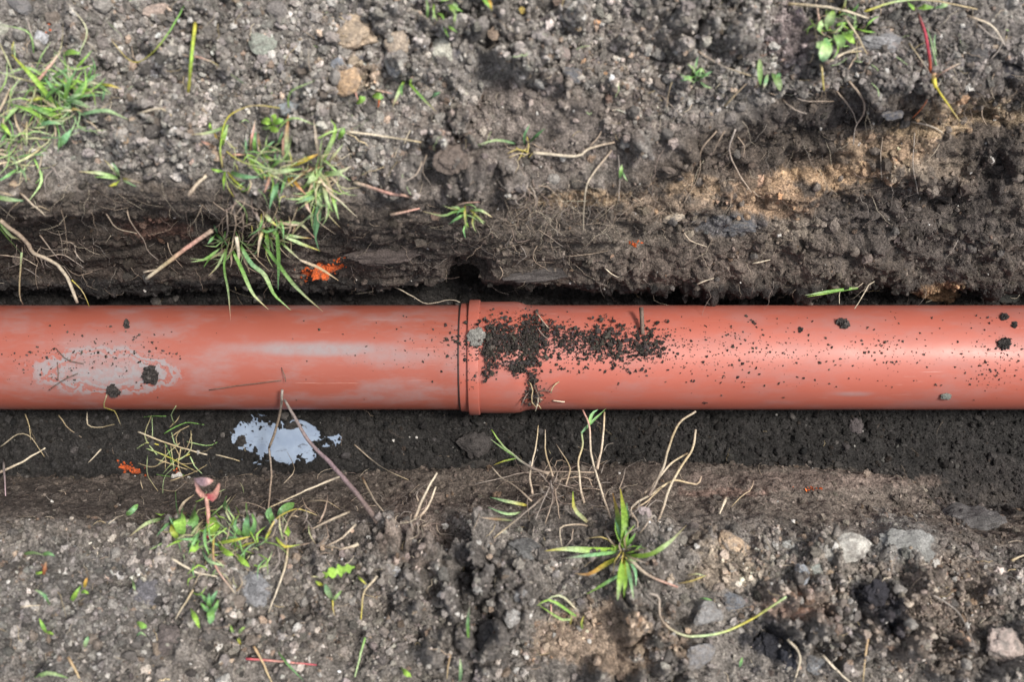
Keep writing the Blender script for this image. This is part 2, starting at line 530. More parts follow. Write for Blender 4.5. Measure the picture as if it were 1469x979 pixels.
# hollows (-) and bulges (+)
d += ells([(668, 388, 46, 22, -.030), (886, 398, 26, 14, -.020), (1185, 158, 95, 17, -.030), (1395, 168, 40, 15, -.018),
           (640, 768, 30, 38, -.040), (668, 825, 28, 46, -.045), (692, 900, 32, 52, -.042), (610, 745, 20, 30, -.01),
           (1108, 930, 48, 42, -.018), (1258, 855, 42, 32, -.014), (1280, 885, 24, 26, -.012), (1440, 100, 30, 22, -.018),
           (110, 320, 90, 16, -.016), (265, 325, 60, 14, -.012), (700, 130, 30, 60, -.008),
           (600, 720, 30, 22, .010), (790, 720, 60, 30, .010), (1040, 785, 40, 30, .008), (1300, 780, 60, 34, .012),
           (645, 226, 24, 20, .012), (1165, 232, 60, 22, -.022), (1345, 290, 60, 36, -.020), (1425, 245, 40, 40, -.024), (1045, 238, 44, 16, -.016), (60, 775, 50, 18, -.02), (150, 835, 44, 22, -.022), (40, 850, 30, 24, -.018), (330, 935, 50, 26, -.022), (500, 935, 46, 34, -.026), (545, 872, 30, 26, -.022), (215, 900, 34, 22, -.016), (430, 880, 34, 24, -.018), (590, 905, 30, 30, -.02), (1400, 860, 40, 26, -.02), (960, 890, 30, 20, -.018), (1200, 940, 40, 24, -.018), (150, 95, 40, 20, -.016), (360, 110, 40, 20, -.016), (700, 60, 26, 40, -.02), (960, 90, 40, 26, -.016), (1230, 40, 40, 20, -.016), (900, 332, 50, 12, -.014), (1240, 325, 70, 22, -.012), (1130, 275, 60, 20, .014), (1000, 290, 40, 16, .010), (560, 250, 60, 30, .006), (800, 165, 80, 35, .006), (1010, 880, 40, 35, .010),
           (1000, 940, 50, 35, .010), (1060, 270, 40, 25, .010), (1290, 240, 80, 22, .012)], PX, PY)
# the puddle's basin
bas = sm(1.0, 0.2, np.sqrt(((PX - 402) / 84) ** 2 + ((PY - 640) / 44) ** 2) + 0.25 * n30)
d -= (0.0085 + 0.004 * sm(.3, .8, bas)) * bas * floor_
d += bas * (1 - .7 * sm(.5, 1, bas)) * floor_ * .006 * (n90 + lump2)
Pf = Pf + (NR[idx] * d[:, None]).astype(np.float32)
P[idx] = Pf
PX, PY = proj(Pf)
nrm = grid_normals(P.reshape(NX, NU, 3).astype(float))
NR = nrm.reshape(-1, 3)

# ---- soil colours (dry top soil, dark moist trench, sandy seams, some shade painted in)
def soil_colour(p, u, px, py, wob):
    n = len(p)
    bt = 1 - sm(4.3, 5.3, u + 0.5 * wob); bb = sm(15.3, 16.6, u + 0.5 * wob)
    fl = sm(8.6, 9.4, u + 0.2 * wob) * (1 - sm(12.9, 13.3, u + 0.2 * wob))
    wl_ = np.clip(1 - bt - bb - fl, 0, 1)
    A = np.array
    c = (bt[:, None] * A([.195, .178, .161]) + bb[:, None] * A([.152, .136, .121])
         + wl_[:, None] * A([.086, .070, .058]) + fl[:, None] * A([.0205, .019, .018]))
    w = np.clip(fl + 0.35 * wl_, 0, 1)
    L = [  # cx cy rx ry colour strength
        (130, 365, 330, 64, (.037, .029, .0235), .9), (560, 370, 160, 50, (.048, .039, .034), .75),  # left far wall: dark brown soil, its shade put into the colour too
        (230, 330, 70, 14, (.11, .06, .045), .6), (150, 424, 900, 26, (.016, .015, .0145), .9),  # last entry: shade of the gap behind the pipe, painted on the soil
        (900, 425, 900, 16, (.020, .018, .017), .85),  # gap shade painted again, along the right pipe
        (790, 185, 200, 75, (.132, .110, .096), .85), (620, 270, 200, 40, (.115, .097, .086), .6),
        (840, 286, 70, 13, (.30, .215, .135), .85), (950, 300, 80, 22, (.22, .165, .12), .7), (1000, 268, 60, 18, (.24, .17, .11), .7), (860, 335, 170, 30, (.115, .095, .078), .7),
        (1105, 280, 75, 40, (.30, .205, .135), .85), (1200, 250, 120, 30, (.33, .225, .14), .85),
        (1270, 215, 80, 26, (.30, .215, .145), .8), (1360, 245, 60, 30, (.21, .165, .125), .7), (1400, 160, 110, 22, (.30, .225, .15), .8), (1330, 185, 70, 14, (.30, .22, .14), .8),
        (1070, 235, 55, 30, (.08, .063, .052), .8), (1150, 228, 60, 13, (.075, .06, .05), .85), (1240, 268, 40, 9, (.08, .065, .055), .8), (1300, 250, 50, 14, (.20, .165, .13), .6), (1020, 310, 60, 10, (.09, .075, .062), .8), (1190, 165, 110, 22, (.05, .043, .04), .8),  # last entry: shade under the overhanging bank edge, painted dark
        (1330, 320, 170, 70, (.060, .051, .046), .75), (1430, 240, 45, 45, (.042, .036, .033), .8),
        (1130, 330, 50, 18, (.24, .20, .16), .6), (1045, 322, 62, 16, (.085, .085, .09), .75), (1000, 380, 150, 30, (.115, .09, .075), .6),
        (1290, 80, 240, 75, (.120, .107, .099), .8), (1130, 60, 30, 60, (.16, .125, .125), .6), (900, 90, 110, 70, (.21, .18, .155), .5),
        (1350, 420, 36, 12, (.24, .155, .09), .75), (520, 110, 36, 26, (.30, .215, .14), .5),
        (860, 920, 110, 50, (.26, .19, .135), .7), (1040, 800, 50, 40, (.26, .205, .15), .6), (1150, 870, 60, 30, (.21, .135, .10), .6),
        (1340, 870, 120, 90, (.155, .122, .098), .7), (1180, 830, 90, 50, (.19, .165, .14), .5), (450, 780, 120, 30, (.085, .07, .06), .6), (850, 770, 60, 40, (.075, .064, .056), .7), (1180, 715, 260, 40, (.135, .112, .094), .75), (1290, 775, 60, 40, (.17, .165, .155), .6),
        (1420, 700, 90, 50, (.035, .031, .029), .8), (700, 850, 80, 110, (.10, .09, .083), .7), (500, 870, 110, 80, (.12, .105, .092), .5),
        (100, 880, 170, 100, (.122, .115, .109), .6), (260, 790, 90, 40, (.17, .148, .132), .5), (600, 760, 50, 60, (.15, .115, .095), .6),
        (1105, 930, 45, 45, (.022, .022, .026), .9), (1258, 855, 40, 32, (.024, .023, .027), .9), (1280, 885, 24, 26, (.024, .023, .027), .9),
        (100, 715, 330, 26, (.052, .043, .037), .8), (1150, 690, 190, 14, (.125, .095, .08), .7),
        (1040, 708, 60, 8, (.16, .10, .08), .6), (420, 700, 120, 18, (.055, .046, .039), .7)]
    q1 = wob
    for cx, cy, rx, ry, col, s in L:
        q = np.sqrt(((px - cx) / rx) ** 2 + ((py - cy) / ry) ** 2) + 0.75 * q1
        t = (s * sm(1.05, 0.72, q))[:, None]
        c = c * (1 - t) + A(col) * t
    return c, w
wobf = (fbm(Pf * 26, 4, 71) * 0.8 + 0.5 * vn(Pf * 120, 77)).astype(float)
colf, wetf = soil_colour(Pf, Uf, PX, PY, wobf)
mott = np.exp(0.30 * fbm(Pf * 16, 3, 81) + 0.30 * vn(Pf * 70, 85) + 0.25 * vn(Pf * 160, 87) + 0.40 * (fv - 0.5) * bank + 0.4 * (gv - .5))
colf = colf * mott[:, None]
rim = sm(1.35, 0.6, np.sqrt(((PX - 402) / 84) ** 2 + ((PY - 640) / 44) ** 2) + 0.3 * n30) * sm(9, 9.5, Uf) * (1 - sm(12.9, 13.3, Uf))
colf = colf * (1 - .45 * rim)[:, None]; wetf = np.clip(wetf + rim, 0, 1.6)
COL = np.tile(np.array([[.18, .162, .148]]), (len(P), 1))
WET = np.zeros(len(P))
far_fl = (U > 9.4) & (U < 13.0); far_w = ((U > 5.2) & (U <= 9.4)) | ((U >= 13.0) & (U < 15.5))
COL[far_fl] = (.036, .033, .031); COL[far_w] = (.08, .064, .052); WET[far_fl] = 1
COL[idx] = colf; WET[idx] = wetf

def strip(name, r0, r1, label):
    rows = np.arange(r0, r1 + 1)
    n_ = len(rows)
    vid = (np.arange(NX)[:, None] * NU + rows[None, :])
    loc = (np.arange(NX)[:, None] * n_ + np.arange(n_)[None, :])
    a, b_, c_, d_ = loc[:-1, :-1], loc[1:, :-1], loc[1:, 1:], loc[:-1, 1:]
    F = np.stack([a, d_, c_, b_], -1).reshape(-1, 4)
    v = vid.ravel()
    # face up
    t = F[len(F) // 2]; pp = P[v[t]]
    if np.dot(np.cross(pp[1] - pp[0], pp[2] - pp[0]), NR[v[t[0]]]) < 0: F = F[:, ::-1]
    o = mesh_np(name, P[v], F, M_SOIL, COL[v], True, extra={'wet': WET[v]})
    return tag(o, label, None, None, 'structure')
row = lambda u: int(np.searchsorted(us, u))
cuts = [0, row(4.8), row(9.2), row(13.0), row(16.0), NU - 1]
strip('ground', cuts[0], cuts[1], 'dry grey crumbly topsoil bank beyond the pipe')
strip('trench_wall', cuts[1], cuts[2], 'cut earth wall of the trench beyond the pipe with dark and sandy layers')
strip('trench_floor', cuts[2], cuts[3], 'dark moist soil floor of the trench under the pipe')
strip('trench_wall', cuts[3], cuts[4], 'low brown earth wall of the trench on the near side')
strip('ground', cuts[4], cuts[5], 'cloddy topsoil bank on the near side of the trench')

# ---- ray casting against the sheet (every second vertex) and the pipe
ix = np.where(np.abs(xs) < 0.95)[0][::2]
iu = np.where((us > 1.3) & (us < 18.3))[0][::2]
gp = P.reshape(NX, NU, 3)[np.ix_(ix, iu)]
na, nb_ = gp.shape[:2]
lid = np.arange(na * nb_).reshape(na, nb_)
quads = np.stack([lid[:-1, :-1], lid[1:, :-1], lid[1:, 1:], lid[:-1, 1:]], -1).reshape(-1, 4)
BVH = BVHTree.FromPolygons(gp.reshape(-1, 3).tolist(), quads.tolist())
PIPE_Y, PIPE_R = -0.0251, 0.0799
def hit(px, py, pipe=True):
    dv = Vector(((px - CX) / FPX, -(py - CY) / FPX, -1.0))
    h = BVH.ray_cast(Vector((0, 0, CAM_H)), dv)
    z = h[0].z if h[0] is not None else 0.3
    nn = h[1] if h[0] is not None else Vector((0, 0, 1))
    if nn.z < 0: nn = -nn
    if pipe:
        # ray against the cylinder along X
        a = dv.y ** 2 + 1; oy = -PIPE_Y
        b2 = dv.y * oy - CAM_H
        rad_ = .0882 if 672 < px < 689 else .083 if 658 < px <= 672 else .0853 if 689 <= px < 741 else .082 if 741 <= px < 755 else PIPE_R
        cq = oy * oy + CAM_H ** 2 - rad_ ** 2
        disc = b2 * b2 - a * cq
        if disc > 0:
            t = (-b2 - math.sqrt(disc)) / a
            zz = CAM_H - t
            if zz > z:
                z = zz
                nn = Vector((0, dv.y * t - PIPE_Y, zz)).normalized()
    return z, nn

# ---- the puddle
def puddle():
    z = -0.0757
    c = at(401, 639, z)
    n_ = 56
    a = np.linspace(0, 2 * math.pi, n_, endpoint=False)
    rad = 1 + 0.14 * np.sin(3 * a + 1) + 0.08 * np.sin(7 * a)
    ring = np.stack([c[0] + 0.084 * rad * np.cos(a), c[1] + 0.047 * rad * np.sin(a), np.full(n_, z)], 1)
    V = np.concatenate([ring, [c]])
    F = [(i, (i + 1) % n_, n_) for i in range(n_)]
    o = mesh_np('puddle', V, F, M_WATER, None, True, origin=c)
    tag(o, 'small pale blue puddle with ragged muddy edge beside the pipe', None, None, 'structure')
PUDDLE = puddle
# ---------------------------------------------------------------- the pipes
def lathe(name, prof, mat, parent, seg=112, sub=1):
    """prof: (x, r) pairs, revolved about the pipe axis"""
    pr = np.array(prof)
    a = np.linspace(0, 2 * math.pi, seg, endpoint=False)
    n_ = len(pr)
    V = np.zeros((n_, seg, 3))
    V[:, :, 0] = pr[:, 0][:, None]
    V[:, :, 1] = PIPE_Y + pr[:, 1][:, None] * np.cos(a)[None, :]
    V[:, :, 2] = pr[:, 1][:, None] * np.sin(a)[None, :]
    I = np.arange(n_ * seg).reshape(n_, seg)
    F = np.stack([I[:-1, :], I[1:, :], np.roll(I, -1, 1)[1:, :], np.roll(I, -1, 1)[:-1, :]], -1).reshape(-1, 4)
    o = mesh_np(name, V.reshape(-1, 3), F, mat, None, True, parent=parent)
    return o

def smooth_prof(pts, r=0.0012):
    """round every inner corner of an (x, r) profile"""
    out = [pts[0]]
    for i in range(1, len(pts) - 1):
        p, a, b = np.array(pts[i]), np.array(pts[i - 1]), np.array(pts[i + 1])
        da, db = (a - p), (b - p)
        la, lb = np.linalg.norm(da), np.linalg.norm(db)
        k = min(r, la * .45, lb * .45)
        s, e = p + da / la * k, p + db / lb * k
        for t in (0, .33, .67, 1):
            out.append(tuple((1 - t) ** 2 * s + 2 * t * (1 - t) * p + t * t * e))
    out.append(pts[-1])
    return out

lp = lathe('sewer_pipe', [(x, .0799) for x in np.linspace(-4, 0.0, 30)], M_PIPE_L, None)
tag(lp, 'dusty orange plastic pipe with dried grey mud smears, pushed into the socket', 'pipe', 'orange sewer pipes')
rp = empty('sewer_pipe', (0.6, PIPE_Y, 0))
tag(rp, 'cleaner shiny orange plastic pipe with flared socket and spilled black soil on top', 'pipe', 'orange sewer pipes')
lathe('barrel', [(x, .0799) for x in np.linspace(0.0245, 4, 30)], M_PIPE_R, rp)
lathe('socket', smooth_prof([(-.0500, .0800), (-.0500, .0849), (-.030, .0853), (.004, .0853), (.0125, .0842), (.021, .0806), (.0268, .0802), (.0268, .0790)], .004), M_PIPE_R, rp)
lathe('socket_ring', smooth_prof([(-.0650, .0800), (-.0650, .0882), (-.0482, .0882), (-.0482, .0800)], .0018), M_PIPE_R, rp)
lathe('socket_lip', smooth_prof([(-.0772, .0805), (-.0772, .0826), (-.0648, .0832), (-.0648, .0800)], .0012), M_PIPE_R, rp)
lathe('rubber_seal', smooth_prof([(-.0792, .0795), (-.0792, .0815), (-.0770, .0818), (-.0770, .0795)], .0006), M_RUBBER, rp)

# ---------------------------------------------------------------- soil crumbs (uncountable) as joined real geometry
def ico(sub):
    import bmesh
    bm = bmesh.new(); bmesh.ops.create_icosphere(bm, subdivisions=sub, radius=1.0)
    bm.verts.ensure_lookup_table()
    v = np.array([q.co[:] for q in bm.verts]); f = np.array([[q.index for q in p.verts] for p in bm.faces])
    bm.free(); return v, f
OCT = (np.array([[1, 0, 0], [-1, 0, 0], [0, 1, 0], [0, -1, 0], [0, 0, 1], [0, 0, -1]], float),
       np.array([[0, 2, 4], [2, 1, 4], [1, 3, 4], [3, 0, 4], [2, 0, 5], [1, 2, 5], [3, 1, 5], [0, 3, 5]]))
ICO1, ICO2, ICO3 = ico(1), ico(2), ico(3)

def variants(base, n, amp, seed):
    v, f = base
    out = []
    for k in range(n):
        q = v + amp * np.stack([vn(v * 1.3 + 9.1 * k + 31 * j, seed + j) for j in range(3)], 1) * 1.2
        q = q + amp * 0.5 * rng.normal(size=v.shape) * (0.75 if len(v) > 20 else 1.0)
        out.append(q)
    return out, f

def rotations(n):
    q = rng.normal(size=(n, 4)); q /= np.linalg.norm(q, axis=1, keepdims=True)
    w, x, y, z = q.T
    return np.stack([np.stack([1 - 2 * (y * y + z * z), 2 * (x * y - z * w), 2 * (x * z + y * w)], -1),
                     np.stack([2 * (x * y + z * w), 1 - 2 * (x * x + z * z), 2 * (y * z - x * w)], -1),
                     np.stack([2 * (x * z - y * w), 2 * (y * z + x * w), 1 - 2 * (x * x + y * y)], -1)], 1)

def crumbs(centres, sizes, cols, base, amp, seed):
    """returns verts, faces, colours of many little lumps"""
    vv, f = variants(base, 8, amp, seed)
    n, k = len(centres), len(base[0])
    pick = rng.integers(0, 8, n)
    R = rotations(n)
    S = sizes[:, None] * rng.uniform(0.6, 1.3, (n, 3))
    loc = np.stack(vv)[pick] * S[:, None, :]
    V = np.einsum('nij,nkj->nki', R, loc) + centres[:, None, :]
    F = f[None] + (np.arange(n) * k)[:, None, None]
    return V.reshape(-1, 3), F.reshape(-1, 3), np.repeat(cols, k, 0)

def join(parts):
    V, F, Cc, o = [], [], [], 0
    for v, f, c in parts:
        V.append(v); F.append(f + o); Cc.append(c); o += len(v)
    return np.concatenate(V), np.concatenate(F), np.concatenate(Cc)

def tint(c, n, s=0.33, grit=0.02, brown=0.05):
    t = 1.06 * c * np.exp(rng.normal(0, s, n))[:, None] * np.exp(rng.normal(0, 0.018, (n, 3)))
    r = rng.random(n)
    t = np.where((r < grit)[:, None], np.array([.42, .40, .37]) * rng.uniform(.7, 1.2, (n, 1)), t)
    t = np.where(((r > grit) & (r < grit + brown))[:, None], t * np.array([1.18, 1.0, .86]), t)
    t = np.where((r > 0.95)[:, None], t * 0.6, t)
    return np.clip(t, .008, .6)

vis = (PX > -130) & (PX < 1600) & (PY > -110) & (PY < 1090)
bankT = 1 - sm(4.2, 5.0, Uf); bankB = sm(15.6, 16.6, Uf)
isbank = np.maximum(bankT, bankB)
isfloor = sm(9.0, 9.6, Uf) * (1 - sm(12.9, 13.4, Uf))
iswall = np.clip(1 - isbank - isfloor, 0, 1)
hgt_ = np.clip(0.35 + (clodl * .5 + lump * .5) * 1.1, .2, 1.3)
hidden_floor = (np.abs(Pf[:, 1] - PIPE_Y) < 0.06) & (Pf[:, 2] < 0)
cl = np.clip(0.15 + 1.1 * sm(-0.35, 0.45, fbm(Pf * 11, 3, 91) + 0.35 * vn(Pf * 45, 93)), 0, 1.2)      # crumbly patches
smooth_px = ells([(1135, 60, 34, 62, 1), (800, 180, 170, 62, .9), (650, 255, 110, 55, .8), (900, 250, 120, 50, .8), (330, 250, 60, 30, .5), (880, 130, 60, 40, .4), (1060, 140, 80, 30, .7),
                  (1330, 740, 110, 30, .8), (860, 935, 80, 40, .5), (230, 850, 40, 30, .5), (1300, 760, 80, 30, .7)], PX, PY, 0.3)
grav = ells([(280, 90, 330, 150, .6), (450, 90, 260, 110, .7), (860, 80, 170, 90, .5), (1180, 95, 160, 60, .3), (230, 800, 150, 90, 1.3), (100, 870, 190, 130, 1.4), (420, 880, 200, 110, .9),
             (1130, 800, 110, 70, .7), (1330, 880, 150, 80, .6), (560, 850, 130, 90, .6)], PX, PY, 0.3)
dens_bank = isbank * hgt_ * np.clip(cl + grav, 0.1, 1.7) * np.clip(1 - smooth_px, 0.06, 1) * vis
dens_wall = iswall * np.where(Pf[:, 1] < 0, .4, 1.0) * np.clip(0.25 + cl, 0, 1.2) * vis * (0.35 + 0.65 * sm(1000, 1300, PX) + 0.3 * (Pf[:, 2] < 0.02))
dens_floor = isfloor * vis * ~hidden_floor * (0.55 + 0.6 * cl) * (1 - 0.93 * sm(1.1, 0.8, np.sqrt(((PX - 402) / 84) ** 2 + ((PY - 640) / 44) ** 2)))

def scatter(dens, specs, tints, seed, keep=None):
    parts = []
    pr = dens / dens.sum()
    for n, lo, hi, base, amp, sink in specs:
        i = rng.choice(len(pr), n, p=pr)
        u_ = rng.random(n)
        s = lo * (hi / lo) ** (u_ ** 1.6)
        nn = NR[idx[i]]
        c = Pf[i] + nn * (s * sink)[:, None] + rng.normal(0, 0.0012, (n, 3)) * (np.abs(nn) < .8)
        parts.append(crumbs(c, s, tint(colf[i], n, *tints), base, amp, seed))
    return join(parts)

BM = Pf[:, 1] > 0
for name, bmask, label, k in (('soil_crumbs', BM, 'loose grey soil crumbs and grit covering the bank beyond the pipe', .54),
                              ('soil_crumbs', Pf[:, 1] < 0, 'loose grey soil crumbs and grit covering the near bank', .46)):
    V, F, Cc = scatter(dens_bank * bmask, [(int(30000 * k), .0010, .0022, OCT, .30, .25), (int(24000 * k), .0017, .0044, ICO1, .36, .22),
                                           (int(4300 * k), .0034, .0068, ICO2, .42, .12)], (0.38 if bmask is BM else .46, .026 if bmask is BM else .018, .05), 100)
    tag(mesh_np(name, V, F, M_CRUMB, Cc, False), label, None, None, 'stuff')
V, F, Cc = scatter(dens_wall, [(14000, .0006, .0014, OCT, .28, .2), (7500, .0012, .0034, ICO1, .36, .2), (1300, .0028, .0080, ICO2, .42, .12)], (.34, .010, .05), 130)
tag(mesh_np('soil_crumbs', V, F, M_CRUMB, Cc, False), 'fine dark crumbs clinging to the earth walls of the trench', None, None, 'stuff')
V, F, Cc = scatter(dens_floor, [(15000, .0007, .0017, OCT, .28, .25), (9000, .0015, .0034, ICO1, .28, .2), (900, .0032, .0075, ICO2, .3, .2)], (.38, .005, .05), 160)
tag(mesh_np('soil_crumbs', V, F, M_CRUMB, Cc, False), 'dark moist soil crumbs on the floor of the trench', None, None, 'stuff')
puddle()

# ---- soil spilled on the pipes
def pipe_pts(px, py, extra=0.0):
    """points on the pipe or its socket seen at (px, py)"""
    x0 = (px - CX) / FPX * 1.53
    r = np.where((x0 > -.065) & (x0 < -.0482), .0882, np.where((x0 > -.079) & (x0 <= -.065), .083, np.where((x0 >= -.0482) & (x0 < .006), .0853, np.where((x0 >= .006) & (x0 < .0268), .0825, .0799)))) + extra
    dy = -(py - CY) / FPX
    a = dy ** 2 + 1; b2 = -dy * PIPE_Y - CAM_H; cq = PIPE_Y ** 2 + CAM_H ** 2 - r ** 2
    t = (-b2 - np.sqrt(np.maximum(b2 * b2 - a * cq, 0))) / a
    return np.stack([(px - CX) / FPX * t, dy * t, CAM_H - t], 1)

def blob(n, cx, cy, sx, sy): return np.stack([rng.normal(cx, sx, n), rng.normal(cy, sy, n)], 1)
def box(n, x0, x1, y0, y1): return np.stack([rng.uniform(x0, x1, n), rng.uniform(y0, y1, n)], 1)
heap = np.concatenate([blob(500, 735, 488, 26, 12), blob(330, 708, 492, 10, 16), blob(130, 775, 470, 22, 9), blob(330, 762, 495, 10, 19), blob(120, 746, 524, 9, 6), blob(70, 700, 520, 4, 12), blob(70, 764, 550, 4, 10), blob(60, 766, 568, 6, 6),
                       blob(150, 820, 488, 18, 10), blob(170, 872, 484, 16, 10), blob(120, 880, 503, 24, 8), blob(120, 927, 492, 12, 12), blob(90, 900, 495, 34, 12)])
lim = lambda a: a[(a[:, 1] > 446) & (a[:, 1] < 580)]
heap = lim(heap)
fringe = lim(np.concatenate([blob(330, 790, 495, 60, 18), blob(360, 890, 500, 45, 16), box(200, 700, 960, 468, 535), blob(60, 655, 488, 14, 12), blob(40, 672, 520, 8, 30)]))
specks = lim(np.concatenate([box(110, 945, 1150, 470, 528), blob(50, 1030, 498, 45, 20), box(70, 1150, 1330, 480, 525), blob(36, 1268, 500, 20, 22), blob(120, 1430, 510, 26, 22),
                             blob(40, 1420, 540, 18, 8), box(160, 950, 1469, 455, 560), blob(90, 1100, 510, 90, 22), blob(90, 120, 515, 60, 22), blob(60, 160, 500, 40, 16), blob(60, 60, 520, 40, 20), blob(40, 215, 510, 22, 18),
                             blob(60, 615, 500, 40, 16), box(70, 0, 1469, 455, 575), blob(30, 765, 565, 10, 10)]))
def pile(pp, lo, hi, base, amp, seed, lift, dark):
    n = len(pp)
    s = lo * (hi / lo) ** (rng.random(n) ** 1.7)
    c0 = pipe_pts(pp[:, 0], pp[:, 1])
    nn = c0 - np.stack([c0[:, 0], np.full(n, PIPE_Y), np.zeros(n)], 1)
    nn /= np.linalg.norm(nn, axis=1, keepdims=True)
    c = c0 + nn * (s * 0.5 + lift * rng.random(n))[:, None]
    col = np.array(dark)[None] * np.exp(rng.normal(0, .4, (n, 1))) * np.exp(rng.normal(0, .06, (n, 3)))
    return crumbs(c, s, np.clip(col, .01, .3), base, amp, seed)
dk = (.038, .032, .028)
V, F, Cc = join([pile(heap, .0008, .0036, ICO1, .55, 200, .0050, dk), pile(heap + rng.normal(0, 5, heap.shape), .0005, .0018, OCT, .5, 205, .0060, dk), pile(fringe, .0006, .0026, ICO1, .6, 210, .0, dk), pile(specks, .0005, .0019, ICO1, .6, 220, .0, (.045, .036, .031))])
tag(mesh_np('spilled_soil', V, F, M_CRUMB, Cc, False), 'black crumbled soil spilled along the top of the orange pipe', None, None, 'stuff')
# ---------------------------------------------------------------- plants, straws, roots
K_ = {'g': (.28, .47, .07), 'm': (.19, .38, .09), 'b': (.17, .355, .17), 'p': (.38, .50, .25), 'd': (.055, .14, .05), 'y': (.47, .40, .06),
      's': (.41, .325, .19), 'w': (.50, .43, .325), 't': (.36, .245, .14), 'o': (.50, .26, .07), 'r': (.33, .255, .19), 'a': (.27, .235, .205),
      'k': (.20, .150, .125), 'n': (.12, .085, .065), 'i': (.55, .30, .24), 'x': (.45, .05, .08), 'e': (.50, .12, .03), 'c': (.24, .42, .07), 'v': (.26, .185, .20)}

def catmull(p, n):
    p = np.asarray(p, float)
    if len(p) == 2:
        t = np.linspace(0, 1, n)[:, None]
        return p[0] * (1 - t) + p[1] * t
    q = np.concatenate([[2 * p[0] - p[1]], p, [2 * p[-1] - p[-2]]])
    L = np.concatenate([[0], np.cumsum(np.linalg.norm(np.diff(p, axis=0), axis=1) + 1e-6)])
    s = np.linspace(0, L[-1], n)
    k = np.clip(np.searchsorted(L, s, 'right') - 1, 0, len(p) - 2)
    t = ((s - L[k]) / (L[k + 1] - L[k]))[:, None]
    a, b, c, d = q[k], q[k + 1], q[k + 2], q[k + 3]
    return 0.5 * (2 * b + (c - a) * t + (2 * a - 5 * b + 4 * c - d) * t ** 2 + (3 * b - a - 3 * c + d) * t ** 3)

def path3(pts, w, z=None, lift=0.0, wig=0.0, step=7.0, root=False):
    """image points -> a 3-d path lying on (or hanging clear of) the ground; returns points and the metre-per-pixel there"""
    P_ = np.asarray(pts, float)
    ln = np.linalg.norm(np.diff(P_, axis=0), axis=1).sum()
    n = int(np.clip(ln / step, 5, 44))
    q = catmull(P_, n)
    if wig:
        t = np.linspace(0, 1, n)
        ph = rng.uniform(0, 100)
        wv = np.stack([vn(np.stack([t * ln / 16, np.full(n, ph), np.full(n, k * 5.)], 1), 7) for k in (0, 1)], 1)
        q = q + wv * wig * np.minimum(1, 3 * np.minimum(t, 1 - t) + .25)[:, None]
    zt = np.array([hit(a, b)[0] for a, b in q])
    s = np.linspace(0, 1, n)
    r = w * 0.5 * (CAM_H - zt) / FPX
    if z is None:
        m = np.array([zt[max(0, i - 2):i + 3].max() for i in range(n)])
        mp = np.pad(m, 2, mode='edge')
        zs = sum(mp[i:i + n] for i in range(5)) / 5
        zs = np.maximum(zs, zt) + r * 0.7 + 0.0022 * np.minimum(1, 4 * s + .2) + lift * np.sin(np.pi * s * 0.75)
    else:
        zc = catmull(np.array([[v, 0.] for v in z]), n)[:, 0]
        zs = np.maximum(zc, zt + r * 0.7)
    if root: zs[0] = zt[0] - 0.003
    t = (CAM_H - zs)
    out = np.stack([(q[:, 0] - CX) / FPX * t, -(q[:, 1] - CY) / FPX * t, zs], 1)
    return out, t / FPX

def grad(names, n, jit=0.12):
    c = np.array([K_[k] for k in names], float)
    if len(c) == 1: c = np.repeat(c, 2, 0)
    s = np.linspace(0, len(c) - 1, n)
    k = np.clip(s.astype(int), 0, len(c) - 2); f = (s - k)[:, None]
    g = c[k] * (1 - f) + c[k + 1] * f
    return np.clip(g * math.exp(rng.normal(0, jit)) * np.exp(rng.normal(0, 0.05, (n, 1))), .01, .8)

def tube_geo(p, rad, col, sides=5):
    n = len(p)
    T = np.gradient(p, axis=0); T /= np.linalg.norm(T, axis=1, keepdims=True) + 1e-9
    A_ = np.cross(T, np.array([0.03, 0.02, 1.0])); A_ /= np.linalg.norm(A_, axis=1, keepdims=True) + 1e-9
    B_ = np.cross(T, A_)
    a = np.linspace(0, 2 * math.pi, sides, endpoint=False)
    V = p[:, None, :] + rad[:, None, None] * (np.cos(a)[None, :, None] * A_[:, None, :] + np.sin(a)[None, :, None] * B_[:, None, :])
    I = np.arange(n * sides).reshape(n, sides)
    J = np.roll(I, -1, 1)
    F = np.concatenate([np.stack([I[:-1], I[1:], J[1:]], -1).reshape(-1, 3), np.stack([I[:-1], J[1:], J[:-1]], -1).reshape(-1, 3)])
    V = np.concatenate([V.reshape(-1, 3), p[[0, -1]]])
    m = n * sides
    c0 = np.stack([I[0], J[0], np.full(sides, m)], -1); c1 = np.stack([J[-1], I[-1], np.full(sides, m + 1)], -1)
    return V, np.concatenate([F, c0, c1]), np.concatenate([np.repeat(col, sides, 0), col[[0, -1]]])

